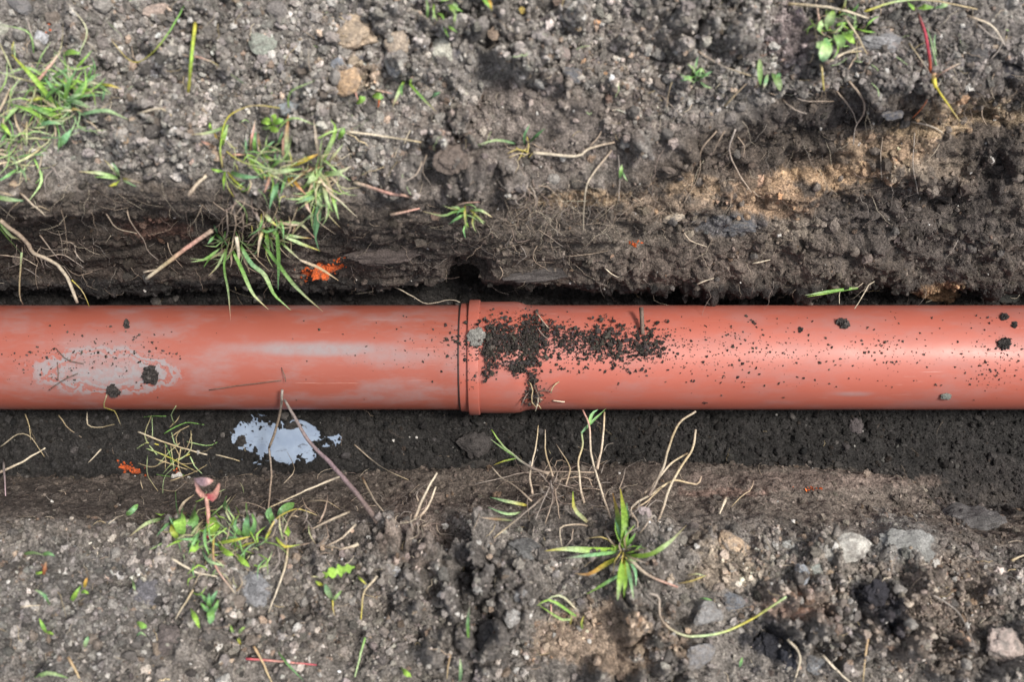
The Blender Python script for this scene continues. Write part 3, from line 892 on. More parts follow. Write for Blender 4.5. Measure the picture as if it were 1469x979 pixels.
def ribbon_geo(p, hw, col, fold=0.35, roll=0.0):
    """three-ply strip with a keel: left edge, midrib, right edge"""
    n = len(p)
    T = np.gradient(p, axis=0); T /= np.linalg.norm(T, axis=1, keepdims=True) + 1e-9
    S = np.cross(T, np.array([0, 0, 1.0])); S /= np.linalg.norm(S, axis=1, keepdims=True) + 1e-9
    Nn = np.cross(S, T)
    rl = (roll * np.linspace(0.3, 1, n))[:, None]
    S2 = S * np.cos(rl) + Nn * np.sin(rl); N2 = Nn * np.cos(rl) - S * np.sin(rl)
    V = np.stack([p - S2 * hw[:, None] + N2 * (hw * fold)[:, None], p - N2 * (hw * .12)[:, None], p + S2 * hw[:, None] + N2 * (hw * fold)[:, None]], 1)
    I = np.arange(n * 3).reshape(n, 3)
    F = np.concatenate([np.stack([I[:-1, k], I[1:, k], I[1:, k + 1], I[:-1, k + 1]], -1).reshape(-1, 4) for k in (0, 1)])
    cc_ = np.stack([col, col * np.array([1.12, 1.06, 1.1]), col * .95], 1).reshape(-1, 3)
    return V.reshape(-1, 3), F, np.clip(cc_, 0, .8)

def stem(name, pts, w, cols, parent=None, z=None, lift=0.0, wig=1.2, taper=0.45, root=False, label=None):
    p, mp = path3(pts, w, z, lift, wig, root=root)
    n = len(p)
    s = np.linspace(0, 1, n)
    kn = 1 + 0.16 * vn(np.stack([s * n / 2.2, np.full(n, rng.uniform(0, 90)), np.zeros(n)], 1), 3)
    rad = 0.42 * w * mp * (1 - (1 - taper) * s) * kn
    V, F, Cc = tube_geo(p, rad, grad(cols, n))
    o = mesh_np(name, V, F, M_DRY, Cc, True, parent=parent, origin=None if parent else p[0])
    if label: o['label'] = label
    return o

def blade(name, pts, w, cols, parent=None, z=None, lift=0.012, shape='b', root=True, fold=None, roll=None, label=None):
    p, mp = path3(pts, w, z, lift, 0.6 if shape == 'b' else 0, step=8.0 if shape == 'b' else 4.0, root=root)
    n = len(p)
    s = np.linspace(0, 1, n)
    if shape == 'b': prof = np.minimum(1, 0.6 + 2.2 * s) * np.clip((1 - s) * 2.2, 0.05, 1) ** 0.8
    elif shape == 'l': prof = np.sin(np.pi * np.clip(s * .96 + .03, 0, 1)) ** 0.75 * (1 + .07 * np.sin(s * 34))
    elif shape == 'o': prof = np.sqrt(np.clip(1 - (2 * (s - .5)) ** 2, 0.02, 1))
    elif shape == 'f': prof = np.sin(np.pi * np.clip(s * .93 + .05, 0, 1)) ** 0.6 * (0.72 + .42 * np.sin(s * 2 * math.pi * max(4, n / 4.0)))
    elif shape == 'j': prof = np.clip(1.25 - s, .08, 1) * np.minimum(1, .25 + 4 * s) * (0.8 + .3 * (((s * 4) % 1.0)))
    hw = 0.5 * w * mp * prof * (0.80 if shape == 'b' else 0.72)
    V, F, Cc = ribbon_geo(p, hw, grad(cols, n), (rng.uniform(.15, .5) if shape != 'o' else .08) if fold is None else fold, (rng.uniform(-.6, .6) if shape != 'o' else .1) if roll is None else roll)
    o = mesh_np(name, V, F, M_GRASS if shape == 'b' else M_LEAF, Cc, True, parent=parent, origin=None if parent else p[0])
    if label: o['label'] = label
    return o

LABELS = {}
def named(o, label, cat, group=None):
    assert group or label not in LABELS, label
    LABELS[label] = 1
    return tag(o, label, cat, group)

def plant(name, label, cat, base, items, group=None):
    """items: (kind, pts, width, colours[, options]); kind b blade, s stalk, r root, l/o/f/j leaves"""
    z0 = hit(*base)[0]
    e = empty(name, at(base[0], base[1], z0))
    named(e, label, cat, group)
    for it in items:
        k, pts, w, cols = it[:4]
        kw = dict(it[4]) if len(it) > 4 else {}
        if k == 'b': blade('blade', pts, w, cols, e, **kw)
        elif k in 'lofj': blade('leaf', pts, w, cols, e, shape=k, **kw)
        elif k == 's': stem('stalk', pts, w, cols, e, **kw)
        elif k == 'r': stem('root', pts, w, cols, e, wig=2.2, **kw)
    return e

def spray(base, n, l0, l1, a0, a1, w0, w1, palettes, kind='b', bend=0.35, jitter=5, **kw):
    """random blades fanning from a base, angles in degrees clockwise from image right"""
    out = []
    for _ in range(n):
        a = math.radians(rng.uniform(a0, a1)); L = rng.uniform(l0, l1)
        bx, by = base[0] + rng.normal(0, jitter), base[1] + rng.normal(0, jitter)
        b = rng.uniform(-bend, bend)
        m = (bx + L * .55 * math.cos(a), by + L * .55 * math.sin(a))
        e = (bx + L * math.cos(a + b), by + L * math.sin(a + b))
        out.append((kind, [(bx, by), m, e], rng.uniform(w0, w1), palettes[rng.integers(len(palettes))], dict(kw)))
    return out

LF = dict(lift=.02)
# --- lower middle: the fresh grass plant and the dead stalks round it
plant('grass_tuft', 'fresh green grass plant with star of wide blades below the pipe socket', 'grass tuft', (893, 790), [
    ('b', [(894, 788), (896, 745), (890, 702)], 13, 'gcgy', dict(lift=.035)), ('b', [(892, 788), (886, 740), (879, 708)], 9, 'gmo', LF), ('b', [(897, 786), (901, 748), (899, 722)], 7, 'mb', LF),
    ('b', [(895, 786), (888, 762), (882, 745)], 6, 'b', LF), ('b', [(892, 790), (850, 790), (812, 788), (782, 791)], 11, 'cgpy', dict(lift=.03)), ('b', [(890, 792), (845, 797), (806, 802)], 7, 'mba', LF),
    ('b', [(890, 786), (876, 783)], 6, 'g'), ('b', [(899, 797), (930, 796), (957, 780), (985, 754)], 9, 'cgps', dict(lift=.03)), ('b', [(897, 786), (905, 776), (912, 765)], 6, 'm'),
    ('b', [(888, 800), (866, 811), (845, 824), (824, 823)], 9, 'gyos', LF), ('b', [(893, 800), (890, 830), (886, 862)], 12, 'cgp', dict(lift=.03)), ('b', [(897, 800), (904, 830), (909, 860)], 7, 'gbp', LF),
    ('b', [(895, 802), (897, 830), (895, 858)], 9, 'ycg', LF), ('b', [(888, 826), (864, 840), (842, 853)], 6, 'bmg'), ('b', [(901, 800), (912, 822), (912, 842)], 5, 'b'),
    ('s', [(903, 803), (930, 826), (972, 843)], 8, 'wri', dict(lift=.006)), ('r', [(893, 797), (880, 815), (872, 835)], 2.5, 'r'), ('r', [(898, 800), (925, 850), (945, 870)], 2.2, 'a')] + spray((893, 792), 14, 20, 55, 0, 360, 1.6, 3.6, ['gm', 'mp', 'ys', 'sa', 'cg'], 'b', .6, 4, lift=.016))
plant('dead_grass_clump', 'uprooted clump of brown roots and thin dry stalks left of the fresh grass plant', 'grass clump', (790, 698), [
    ('s', [(764, 709), (760, 681), (769, 641), (772, 611)], 4.5, 'rws', dict(z=(.13, .10, .06, .03))), ('s', [(793, 684), (783, 650), (782, 617)], 4, 'rsw', dict(z=(.12, .08, .05))),
    ('s', [(812, 696), (818, 675), (815, 665), (798, 638)], 3.5, 'rsw', dict(z=(.12, .10, .08, .05))), ('s', [(787, 680), (763, 672), (738, 655), (720, 638), (705, 617)], 5.5, 'rapg', dict(z=(.12, .11, .09, .06, .04))),
    ('b', [(738, 655), (718, 641), (703, 630)], 3, 'mp', dict(z=(.09, .07, .06), root=False)), ('b', [(740, 658), (722, 662), (708, 668)], 3, 'my', dict(root=False)),
    ('s', [(763, 720), (741, 700), (720, 686), (706, 671)], 4, 'rw'), ('s', [(852, 678), (760, 678), (717, 687), (682, 695)], 3.2, 'ra'),
    ('s', [(784, 709), (757, 733), (708, 773)], 4.5, 'ras'), ('b', [(757, 726), (723, 719), (703, 714)], 6, 'ypb', LF), ('b', [(748, 735), (728, 738), (700, 728)], 5, 'pb', LF),
    ('b', [(735, 747), (711, 745), (688, 743)], 5, 'ptw', LF), ('b', [(845, 752), (824, 730), (822, 705)], 7, 'spyg', LF), ('s', [(842, 755), (827, 753), (804, 758), (806, 784)], 4, 'rw', LF),
    ('s', [(822, 760), (820, 775), (811, 785)], 3, 'ra'), ('r', [(790, 690), (792, 720), (782, 752)], 4, 'ar'), ('r', [(795, 700), (800, 725), (803, 745)], 3.2, 'r'), ('r', [(788, 700), (770, 740), (764, 770)], 2.5, 'a'),
    ('r', [(800, 690), (830, 684), (850, 690)], 3, 'r'), ('r', [(785, 690), (765, 670), (770, 655)], 2, 'a'), ('r', [(795, 680), (800, 660), (812, 664), (803, 668)], 2, 'r')]
    + spray((790, 696), 16, 25, 60, 0, 360, 1.2, 2.4, ['r', 'a', 'ar', 'k'], 'r', 0.8, 9))
plant('dead_grass_clump', 'tall pale grass stems with one green leaf tip reaching up to the pipe edge', 'grass stems', (850, 720), [
    ('s', [(838, 722), (833, 702), (830, 662), (836, 638), (834, 620)], 4.5, 'rwsp', dict(z=(.13, .11, .08, .05, .04), taper=.7)), ('b', [(834, 622), (846, 609), (869, 587)], 5, 'bm', dict(z=(.045, .035, .03), root=False)),
    ('b', [(845, 610), (849, 595), (858, 588)], 6, 'mb', dict(z=(.04, .035, .03), root=False)), ('s', [(876, 745), (861, 700), (848, 650), (845, 611), (836, 589)], 4.5, 'rwwi', dict(z=(.15, .11, .08, .05, .03), taper=.7)),
    ('s', [(857, 673), (865, 629), (867, 592)], 4.5, 'rws', dict(z=(.10, .06, .03), taper=.7)), ('r', [(865, 650), (872, 638), (880, 636)], 2, 'a'), ('r', [(862, 680), (866, 668), (876, 660)], 2, 'a'),
    ('s', [(888, 703), (895, 685), (897, 673)], 2.6, 'ra')] + spray((850, 690), 7, 20, 45, 180, 360, 1.2, 2, ['a', 'r'], 'r', .8, 10))
plant('dead_grass_clump', 'curved pale dry stalks arching right of the fresh grass plant', 'grass stalks', (905, 730), [
    ('s', [(931, 712), (950, 675), (960, 641), (974, 608), (998, 591)], 5, 'kwsw', dict(z=(.16, .12, .09, .06, .06), taper=.8)), ('s', [(943, 752), (950, 733), (965, 690), (992, 647), (998, 617)], 5, 'rwsw', dict(z=(.17, .15, .11, .08, .07), taper=.8)),
    ('s', [(925, 708), (937, 696), (962, 666), (986, 651)], 4.5, 'rws', dict(z=(.15, .13, .10, .08), taper=.8)), ('s', [(916, 757), (905, 730), (937, 708), (965, 690), (986, 693), (1001, 695), (1006, 684)], 4.5, 'rwsr', dict(z=(.17, .17, .15, .12, .11, .1, .09), taper=.8)),
    ('s', [(918, 765), (935, 742), (934, 733)], 2.5, 'ra'), ('s', [(908, 731), (925, 722), (950, 700)], 3.5, 'rs', LF), ('r', [(905, 735), (915, 750), (913, 765)], 3, 'r')] + spray((912, 735), 8, 18, 40, 0, 360, 1.2, 2, ['a', 'r'], 'r', .8, 8))
plant('grass_tuft', 'small pale flattened grass sprig left below the fresh grass plant', 'grass tuft', (835, 884), [
    ('b', [(826, 885), (808, 890), (772, 868)], 5, 'pg'), ('b', [(832, 880), (803, 855), (775, 868)], 4, 'wp'), ('b', [(828, 886), (790, 862), (770, 870)], 5, 'mg'), ('s', [(790, 868), (791, 880), (786, 893)], 3.5, 'iw')])
# --- the forked twig beside the puddle
def forked_twig():
    z0 = hit(542, 750)[0]
    e = empty('twig', at(542, 750, z0))
    named(e, 'forked grey twig leaning from the near bank across the puddle to the pipe', 'twig')
    stem('branch', [(542, 750), (510, 707), (474, 665), (444, 635), (422, 598), (408, 574)], 10, 'kva', e, z=(.20, .15, .12, .10, .085, .08), taper=.5, wig=1.0)
    stem('branch', [(405, 560), (403, 586), (395, 619), (386, 643)], 5, 'arr', e, z=(.082, .07, .02, -.02), taper=.9, wig=1.0)
    stem('branch', [(386, 643), (389, 680), (385, 732)], 4, 'arr', e, z=(-.02, .0, .12), taper=.8, wig=.8)
    stem('side_shoot', [(388, 630), (390, 624), (395, 622)], 2.5, 'a', e, wig=.3)
forked_twig()
# --- near bank, left: the weed patch and its pink leaf
plant('weed_plant', 'weed with a rosy pink curled leaf on a pinkish stalk at the near bank edge', 'weed', (299, 745), [
    ('s', [(299, 772), (299, 744), (296, 712)], 7, 'xii', dict(z=(.20, .22, .25), taper=.9)), ('j', [(297, 714), (288, 704), (279, 686)], 20, 'iiv', dict(z=(.25, .262, .258), root=False, fold=.5, roll=.9)), ('j', [(297, 714), (308, 708), (314, 694)], 21, 'xii', dict(z=(.25, .258, .268), root=False, fold=.6, roll=-.8)),
    ('l', [(280, 688), (292, 692), (306, 690)], 17, 'vvi', dict(z=(.262, .272, .266), root=False, fold=.15, roll=.2)), ('l', [(307, 768), (306, 755), (308, 742)], 30, 'cgc', dict(z=(.2, .225, .23), root=False, fold=.1, roll=.1)),
    ('s', [(306, 768), (309, 812), (337, 852)], 5, 'yiw', dict(lift=.01))])
plant('weed_plant', 'low leafy green weeds crowding left of the pink curled leaf', 'weed', (272, 752), [
    ('b', [(248, 742), (214, 750), (186, 770)], 7, 'mps', LF), ('b', [(258, 740), (238, 755), (224, 770)], 6, 'mb', LF), ('l', [(262, 770), (258, 750), (263, 728)], 24, 'mcb', LF), ('l', [(280, 765), (276, 745), (282, 722)], 26, 'bmp', LF),
    ('l', [(255, 775), (249, 762), (250, 748)], 16, 'cy'), ('l', [(284, 776), (280, 786), (272, 792)], 16, 'mg'), ('b', [(252, 705), (254, 728), (258, 745)], 5, 'mb', LF), ('b', [(298, 742), (294, 775), (301, 800)], 6, 'bm', LF),
    ('b', [(290, 790), (300, 806), (322, 812)], 6, 'bp', LF), ('l', [(330, 735), (322, 722), (326, 712)], 14, 'bm', LF), ('b', [(310, 780), (336, 776), (360, 770)], 6, 'cy', LF), ('l', [(312, 782), (324, 792), (336, 797)], 15, 'cg'),
    ('l', [(336, 795), (346, 803), (358, 814)], 13, 'cg'), ('b', [(245, 768), (230, 782), (212, 790)], 4, 'mp')] + spray((300, 775), 46, 14, 50, 0, 360, 1.3, 3.6, ['mb', 'cg', 'ps', 'ws', 'bm', 'sa', 'mp', 'gp'], 'b', .8, 34, lift=.012) + spray((280, 770), 16, 16, 42, 0, 360, 2.5, 6, ['mb', 'cg', 'ps', 'ws', 'bm'], 'b', .5, 18))
plant('weed_plant', 'small jagged green leaves right of the pink curled leaf', 'weed', (355, 755), [
    ('j', [(353, 775), (355, 750), (354, 722)], 20, 'mbc', LF), ('j', [(358, 772), (366, 752), (362, 738)], 14, 'bm', LF), ('j', [(350, 770), (338, 756), (340, 745)], 14, 'mb', LF), ('b', [(340, 790), (352, 782), (370, 778)], 4, 'cy')] + spray((365, 765), 26, 14, 44, 0, 360, 1.2, 3.4, ['mb', 'ps', 'ws', 'sa', 'cg'], 'b', .8, 22, lift=.012))
plant('weed_plant', 'blue green leaves with arching dry stem behind the weed patch', 'weed', (400, 745), [
    ('l', [(398, 742), (408, 732), (422, 722)], 20, 'bm', LF), ('l', [(394, 750), (386, 738), (388, 728)], 14, 'mb', LF), ('l', [(404, 752), (412, 760), (414, 770)], 14, 'cg'), ('s', [(382, 768), (400, 742), (428, 731), (455, 740)], 4, 'sys', dict(lift=.02)),
    ('b', [(395, 770), (408, 785), (430, 782)], 5, 'cyg'), ('b', [(390, 760), (383, 770), (380, 778)], 5, 'yg')] + spray((425, 760), 26, 16, 55, 0, 360, 1.2, 3, ['a', 'r', 'ws', 'ps', 'sa'], 'b', .8, 26, lift=.012))
plant('fern_seedling', 'single bright green feathery fern leaf on the near bank', 'seedling', (462, 828), [
    ('f', [(462, 827), (484, 820), (509, 814)], 26, 'gcc', dict(lift=.014, fold=.1, roll=.1)), ('s', [(446, 828), (456, 828), (466, 826)], 3, 'sp'), ('b', [(512, 826), (520, 834), (526, 840)], 4, 'gy')])
plant('seedling', 'pale split stemmed seedling under the feathery fern leaf', 'seedling', (470, 865), [
    ('l', [(476, 862), (471, 848), (466, 838)], 14, 'pb', LF), ('b', [(476, 864), (484, 856), (490, 848)], 6, 'pm', LF), ('s', [(477, 862), (478, 874), (480, 884)], 3.5, 'ys'), ('l', [(466, 842), (458, 838), (452, 834)], 9, 'yg')])
plant('seedling', 'blue green seedling with two tiers of pointed leaves at lower left', 'seedling', (300, 866), [
    ('j', [(300, 868), (294, 858), (286, 850)], 15, 'bm', LF), ('j', [(300, 868), (306, 858), (312, 848)], 14, 'bb', LF), ('j', [(300, 874), (300, 866), (300, 852)], 13, 'mb', LF), ('j', [(302, 882), (296, 874), (288, 866)], 15, 'bm', LF),
    ('j', [(302, 882), (309, 872), (313, 862)], 15, 'bm', LF), ('l', [(302, 868), (303, 884), (301, 896)], 16, 'bmb', LF), ('l', [(272, 872), (280, 886), (286, 902)], 10, 'cg', LF)])
for lab, base, it in (
    ('pair of tiny bright leaves below the two tiered seedling', (340, 912), [('l', [(341, 912), (334, 906), (331, 898)], 7, 'pc'), ('l', [(341, 912), (346, 905), (352, 900)], 6, 'pg'), ('l', [(341, 912), (343, 920), (345, 926)], 7, 'cy')]),
    ('short green leaf blades at the far left of the near bank', (52, 795), [('b', [(34, 796), (48, 793), (62, 797)], 6, 'mp', LF), ('b', [(60, 797), (70, 794), (79, 799)], 6, 'mb', LF), ('l', [(48, 824), (55, 823), (63, 821)], 6, 'cg'), ('l', [(62, 828), (64, 818), (66, 806)], 7, 'et')]),
    ('green blade with a yellow tip beside it on the near bank', (103, 862), [('b', [(101, 866), (108, 854), (116, 841)], 8, 'mgm', LF), ('l', [(121, 846), (123, 837), (125, 829)], 8, 'yo', LF), ('l', [(116, 852), (122, 849), (127, 853)], 7, 'mg')]),
    ('curved bluish grass blade left of the yellow tipped one', (72, 868), [('b', [(73, 870), (64, 854), (50, 847)], 7, 'mbp', LF)]),
    ('small upright green shoot near the lower left corner', (68, 905), [('b', [(68, 910), (62, 900), (56, 888)], 7, 'gmg', LF), ('l', [(66, 910), (72, 908), (77, 912)], 7, 'cg')]),
    ('round green leaflet right of the small upright shoot', (202, 898), [('o', [(196, 895), (203, 898), (210, 902)], 14, 'cm', LF), ('b', [(196, 914), (202, 908), (210, 914)], 4, 'bp')]),
    ('little green leaf on crumbly soil left of the weed patch', (192, 838), [('l', [(188, 830), (192, 838), (194, 848)], 9, 'mp', LF)]),
    ('single green leaf at the trench lip left of the weed patch', (189, 732), [('l', [(181, 740), (189, 733), (198, 724)], 12, 'mbm', LF)]),
    ('pale green leaf lying close to the bottom left edge', (123, 922), [('l', [(121, 930), (124, 921), (127, 914)], 9, 'pb', LF)]),
    ('flat arching grass blade at the bottom left edge', (70, 970), [('b', [(50, 974), (70, 966), (98, 974)], 7, 'mpm', LF)]),
    ('thin green blade crossing the tan stalk at the bottom edge', (415, 955), [('b', [(398, 934), (414, 954), (436, 978)], 5, 'mb', LF)]),
    ('bright green leaf near the bottom edge below the earth crack', (581, 966), [('l', [(575, 958), (582, 966), (590, 972)], 12, 'cg', LF)]),
    ('bluish grass blade standing at the bottom edge', (662, 960), [('b', [(660, 979), (661, 962), (660, 946)], 6, 'bp', LF)]),
    ('grey green blade lying along the dark earth crack', (673, 890), [('b', [(672, 916), (671, 890), (675, 866)], 6, 'mda', LF)]),
    ('tiny green shoot at the lower right near the dark hole', (1062, 952), [('b', [(1062, 958), (1063, 950), (1065, 944)], 6, 'bm', LF)]),
    ('yellow green blade pieces right of the fresh grass plant', (1000, 832), [('b', [(972, 838), (995, 833), (1014, 826)], 4, 'sy'), ('b', [(985, 826), (1000, 824), (1012, 828)], 3, 'sp'), ('b', [(1003, 860), (1010, 859), (1022, 862)], 4, 'bm')]),
    ('thin grass blades standing below the fresh grass plant', (832, 890), [('b', [(818, 898), (820, 886), (819, 876)], 3, 'yp', LF), ('b', [(836, 905), (834, 894), (838, 884)], 4, 'my', LF)])):
    plant('sprout', lab, 'sprout', base, it)
# --- far bank, left
plant('grass_tuft', 'big leafy grass tuft at the left with one bright yellow green blade', 'grass tuft', (93, 165), [
    ('b', [(81, 152), (52, 116), (17, 78)], 9, 'mggy', dict(lift=.03)), ('b', [(17, 80), (18, 68), (20, 58)], 4, 'py'), ('b', [(91, 170), (64, 159), (37, 148)], 10, 'gmb', LF), ('b', [(71, 142), (55, 141), (39, 145)], 6, 'gy', LF),
    ('b', [(93, 158), (98, 124), (111, 97)], 12, 'gmb', LF), ('b', [(110, 150), (118, 124), (138, 110)], 8, 'bmb', LF), ('b', [(86, 135), (74, 124), (64, 112)], 7, 'mb', LF), ('b', [(82, 210), (92, 200), (102, 186)], 13, 'mbb', LF),
    ('b', [(91, 78), (104, 74), (116, 77)], 10, 'mcm', LF), ('b', [(71, 113), (88, 104), (106, 95)], 7, 'mb', LF), ('b', [(137, 117), (147, 126), (160, 135)], 5, 'mp', LF), ('b', [(140, 121), (156, 122), (176, 128)], 5, 'mys', LF),
    ('b', [(148, 118), (150, 134), (146, 146)], 6, 'bb', LF), ('b', [(52, 180), (72, 176), (92, 178)], 8, 'bbp', LF), ('b', [(96, 164), (106, 156), (118, 160)], 5, 'ys', LF), ('s', [(42, 136), (64, 104), (87, 74)], 7, 'riw', dict(lift=.02))]
    + spray((88, 150), 40, 18, 60, 0, 360, 1.3, 3.5, ['mb', 'ps', 'ws', 'mp', 'bp', 'sa', 'cg'], 'b', .7, 26, lift=.012) + spray((110, 130), 14, 20, 50, 180, 380, 2, 5, ['mb', 'bp', 'gm', 'cg'], 'b', .6, 16, lift=.02) + spray((95, 150), 26, 25, 70, 180, 380, 3, 7.5, ['mb', 'bp', 'gm', 'md', 'pw', 'mp'], 'b', .5, 16, lift=.018) + spray((60, 170), 22, 25, 70, 90, 280, 1.8, 4.5, ['ps', 'ws', 'bp', 'sp', 'mp'], 'b', .5, 22, lift=.012))
plant('grass_tuft', 'matted pale grass at the left edge below the big tuft', 'grass tuft', (20, 215), [
    ('b', [(0, 176), (8, 184), (16, 196)], 7, 'cg', LF), ('b', [(12, 187), (6, 198), (0, 206)], 8, 'mb', LF), ('b', [(32, 150), (16, 162), (5, 176)], 7, 'pm', LF), ('b', [(30, 240), (12, 252), (-6, 262)], 6, 'mb', LF),
    ('b', [(28, 238), (36, 250), (38, 262)], 5, 'bp', LF), ('b', [(60, 212), (40, 226), (10, 238)], 4, 'sp', LF), ('s', [(60, 222), (57, 240), (52, 252)], 4, 'wr', LF)] + spray((60, 130), 26, 35, 85, 150, 330, 1.4, 3.2, ['gp', 'pw', 'cp', 'mp', 'ps'], 'b', .6, 40, lift=.02) + spray((35, 225), 34, 18, 55, 0, 360, 1.1, 2.6, ['ps', 'ws', 'sa', 'mp', 'a'], 'b', .8, 30, lift=.008) + spray((25, 215), 22, 20, 65, 0, 360, 1.6, 4.5, ['ps', 'ws', 'bp', 'mp', 'mb'], 'b', .6, 24, lift=.01))
plant('grass_tuft', 'small flat grass tuft with pale spread blades below the big tuft', 'grass tuft', (174, 257), [
    ('b', [(170, 256), (147, 249), (113, 246)], 6, 'mps', LF), ('b', [(173, 256), (168, 244), (161, 233)], 6, 'pb', LF), ('b', [(172, 258), (165, 264), (156, 267)], 6, 'gy', LF), ('b', [(175, 256), (188, 258), (202, 263)], 5, 'yws', LF),
    ('b', [(172, 254), (160, 240), (148, 228)], 4, 'ps', LF), ('b', [(176, 258), (188, 264), (196, 268)], 4, 'pb', LF), ('b', [(171, 257), (150, 254), (135, 254)], 4, 'pm', LF)])
plant('grass_tuft', 'green blade and thick pale root hanging over the trench at the left edge', 'grass tuft', (2, 322), [
    ('b', [(-4, 322), (18, 349), (32, 365)], 7, 'mmp', dict(z=(.24, .19, .15), root=False)), ('s', [(31, 363), (29, 391), (28, 424), (33, 437)], 4, 'pssr', dict(z=(.15, .12, .09, .07), taper=.5)),
    ('b', [(-6, 310), (15, 338), (36, 345)], 6, 'mps', dict(z=(.24, .2, .17), root=False)), ('s', [(0, 316), (35, 344), (48, 362), (74, 375), (93, 393), (111, 434)], 8, 'rrww', dict(z=(.23, .18, .16, .13, .11, .085), taper=.75, wig=2)),
    ('s', [(103, 402), (119, 419), (128, 440)], 2.4, 'ysy', dict(z=(.11, .10, .08), wig=.5)), ('r', [(57, 337), (74, 360), (84, 372)], 3, 'ra'), ('r', [(68, 368), (90, 366), (120, 384)], 2.4, 'ra'), ('r', [(104, 356), (113, 370), (120, 376)], 2.5, 'ra'),
    ('r', [(0, 366), (30, 370), (54, 382)], 2.4, 'rw'), ('r', [(32, 384), (48, 392), (56, 398)], 2, 'a')] + spray((60, 360), 14, 18, 45, 10, 120, 1.2, 2.2, ['ra', 'a', 'r'], 'r', .8, 18))
plant('grass_tuft', 'wide green blade poking in at the left edge above the trench', 'grass tuft', (0, 284), [
    ('b', [(-10, 282), (12, 286), (34, 288)], 8, 'mpb', LF), ('b', [(-8, 274), (6, 277), (20, 281)], 4, 'ws', LF), ('s', [(29, 277), (48, 294), (66, 310)], 4.5, 'rw', dict(lift=.006))])
plant('grass_tuft', 'arching yellow stem with small green tuft at its foot on the far bank', 'grass tuft', (320, 240), [
    ('s', [(319, 240), (316, 212), (324, 173), (344, 157), (370, 151), (401, 155)], 4, 'tgysy', dict(lift=.025, wig=.5)), ('b', [(330, 179), (302, 190), (274, 193)], 6, 'mps', LF), ('b', [(318, 212), (321, 198), (327, 178)], 8, 'gcp', LF),
    ('b', [(320, 213), (345, 231), (378, 240), (425, 250), (446, 250)], 3, 'yps', LF), ('b', [(323, 245), (322, 258), (321, 273)], 7, 'cgm', LF), ('b', [(322, 246), (312, 245), (302, 242)], 6, 'mg', LF), ('b', [(326, 246), (338, 261), (352, 270)], 4, 'yg', LF),
    ('b', [(331, 247), (348, 253), (372, 254)], 8, 'mbb', LF), ('b', [(318, 205), (310, 196), (306, 186)], 5, 'oy', LF), ('b', [(308, 212), (298, 206), (288, 202)], 6, 'ti', LF), ('b', [(304, 190), (302, 182), (301, 176)], 6, 'cg', LF)])
plant('grass_tuft', 'tall upright blades with one orange tipped blade in the middle of the far bank grass', 'grass tuft', (385, 235), [
    ('b', [(356, 225), (365, 239), (378, 258)], 7, 'gcm', LF), ('b', [(367, 220), (365, 205), (366, 189)], 7, 'mmb', LF), ('b', [(359, 219), (362, 196), (366, 172)], 5, 'tiw', LF), ('b', [(374, 218), (371, 202), (370, 187)], 5, 'mtn', LF),
    ('b', [(354, 224), (353, 208), (352, 198)], 4, 'b', LF), ('b', [(412, 236), (412, 198), (414, 163)], 9, 'mpto', dict(lift=.03)), ('b', [(408, 232), (407, 205), (410, 182)], 6, 'sit', LF), ('b', [(378, 248), (407, 245), (434, 242)], 8, 'wpm', LF),
    ('b', [(418, 238), (437, 230), (460, 220)], 8, 'yyo', LF), ('b', [(411, 250), (407, 265), (402, 281)], 6, 'mb', LF), ('b', [(417, 253), (426, 265), (439, 279)], 6, 'yoi', LF), ('b', [(413, 252), (416, 262), (422, 268)], 5, 'y'),
    ('b', [(389, 248), (385, 262), (379, 277)], 5, 'ti', LF), ('b', [(397, 256), (392, 278), (386, 301)], 7, 'bb', LF), ('b', [(398, 258), (397, 274), (394, 288)], 5, 'bd', LF), ('s', [(334, 222), (350, 222), (356, 221)], 5, 'it'),
    ('b', [(376, 222), (388, 228), (394, 232)], 6, 'gc', LF), ('b', [(376, 222), (384, 210), (394, 202)], 5, 'mb', LF), ('b', [(380, 222), (392, 216), (402, 213)], 5, 'bm', LF)] + spray((400, 240), 22, 30, 70, 200, 340, 1.4, 3.2, ['gp', 'pw', 'cp', 'yp', 'ps'], 'b', .6, 40, lift=.02) + spray((385, 240), 30, 15, 45, 0, 360, 1.2, 3, ['mp', 'ws', 'sa', 'yp', 'cg', 'bp'], 'b', .8, 26, lift=.012) + spray((385, 228), 14, 15, 42, 180, 360, 2, 5, ['md', 'bd', 'sp', 'mb'], 'b', .5, 14, lift=.012))
plant('clover_seedling', 'bright green clover like leaves beside the orange tipped blade', 'seedling', (388, 178), [
    ('o', [(374, 174), (382, 173), (389, 178)], 15, 'cg', LF), ('o', [(389, 178), (392, 170), (394, 163)], 14, 'gc', LF), ('o', [(390, 178), (398, 174), (407, 172)], 13, 'cm', LF), ('o', [(388, 179), (392, 185), (400, 188)], 13, 'cg', LF), ('l', [(374, 184), (383, 183), (391, 182)], 8, 'pc')])
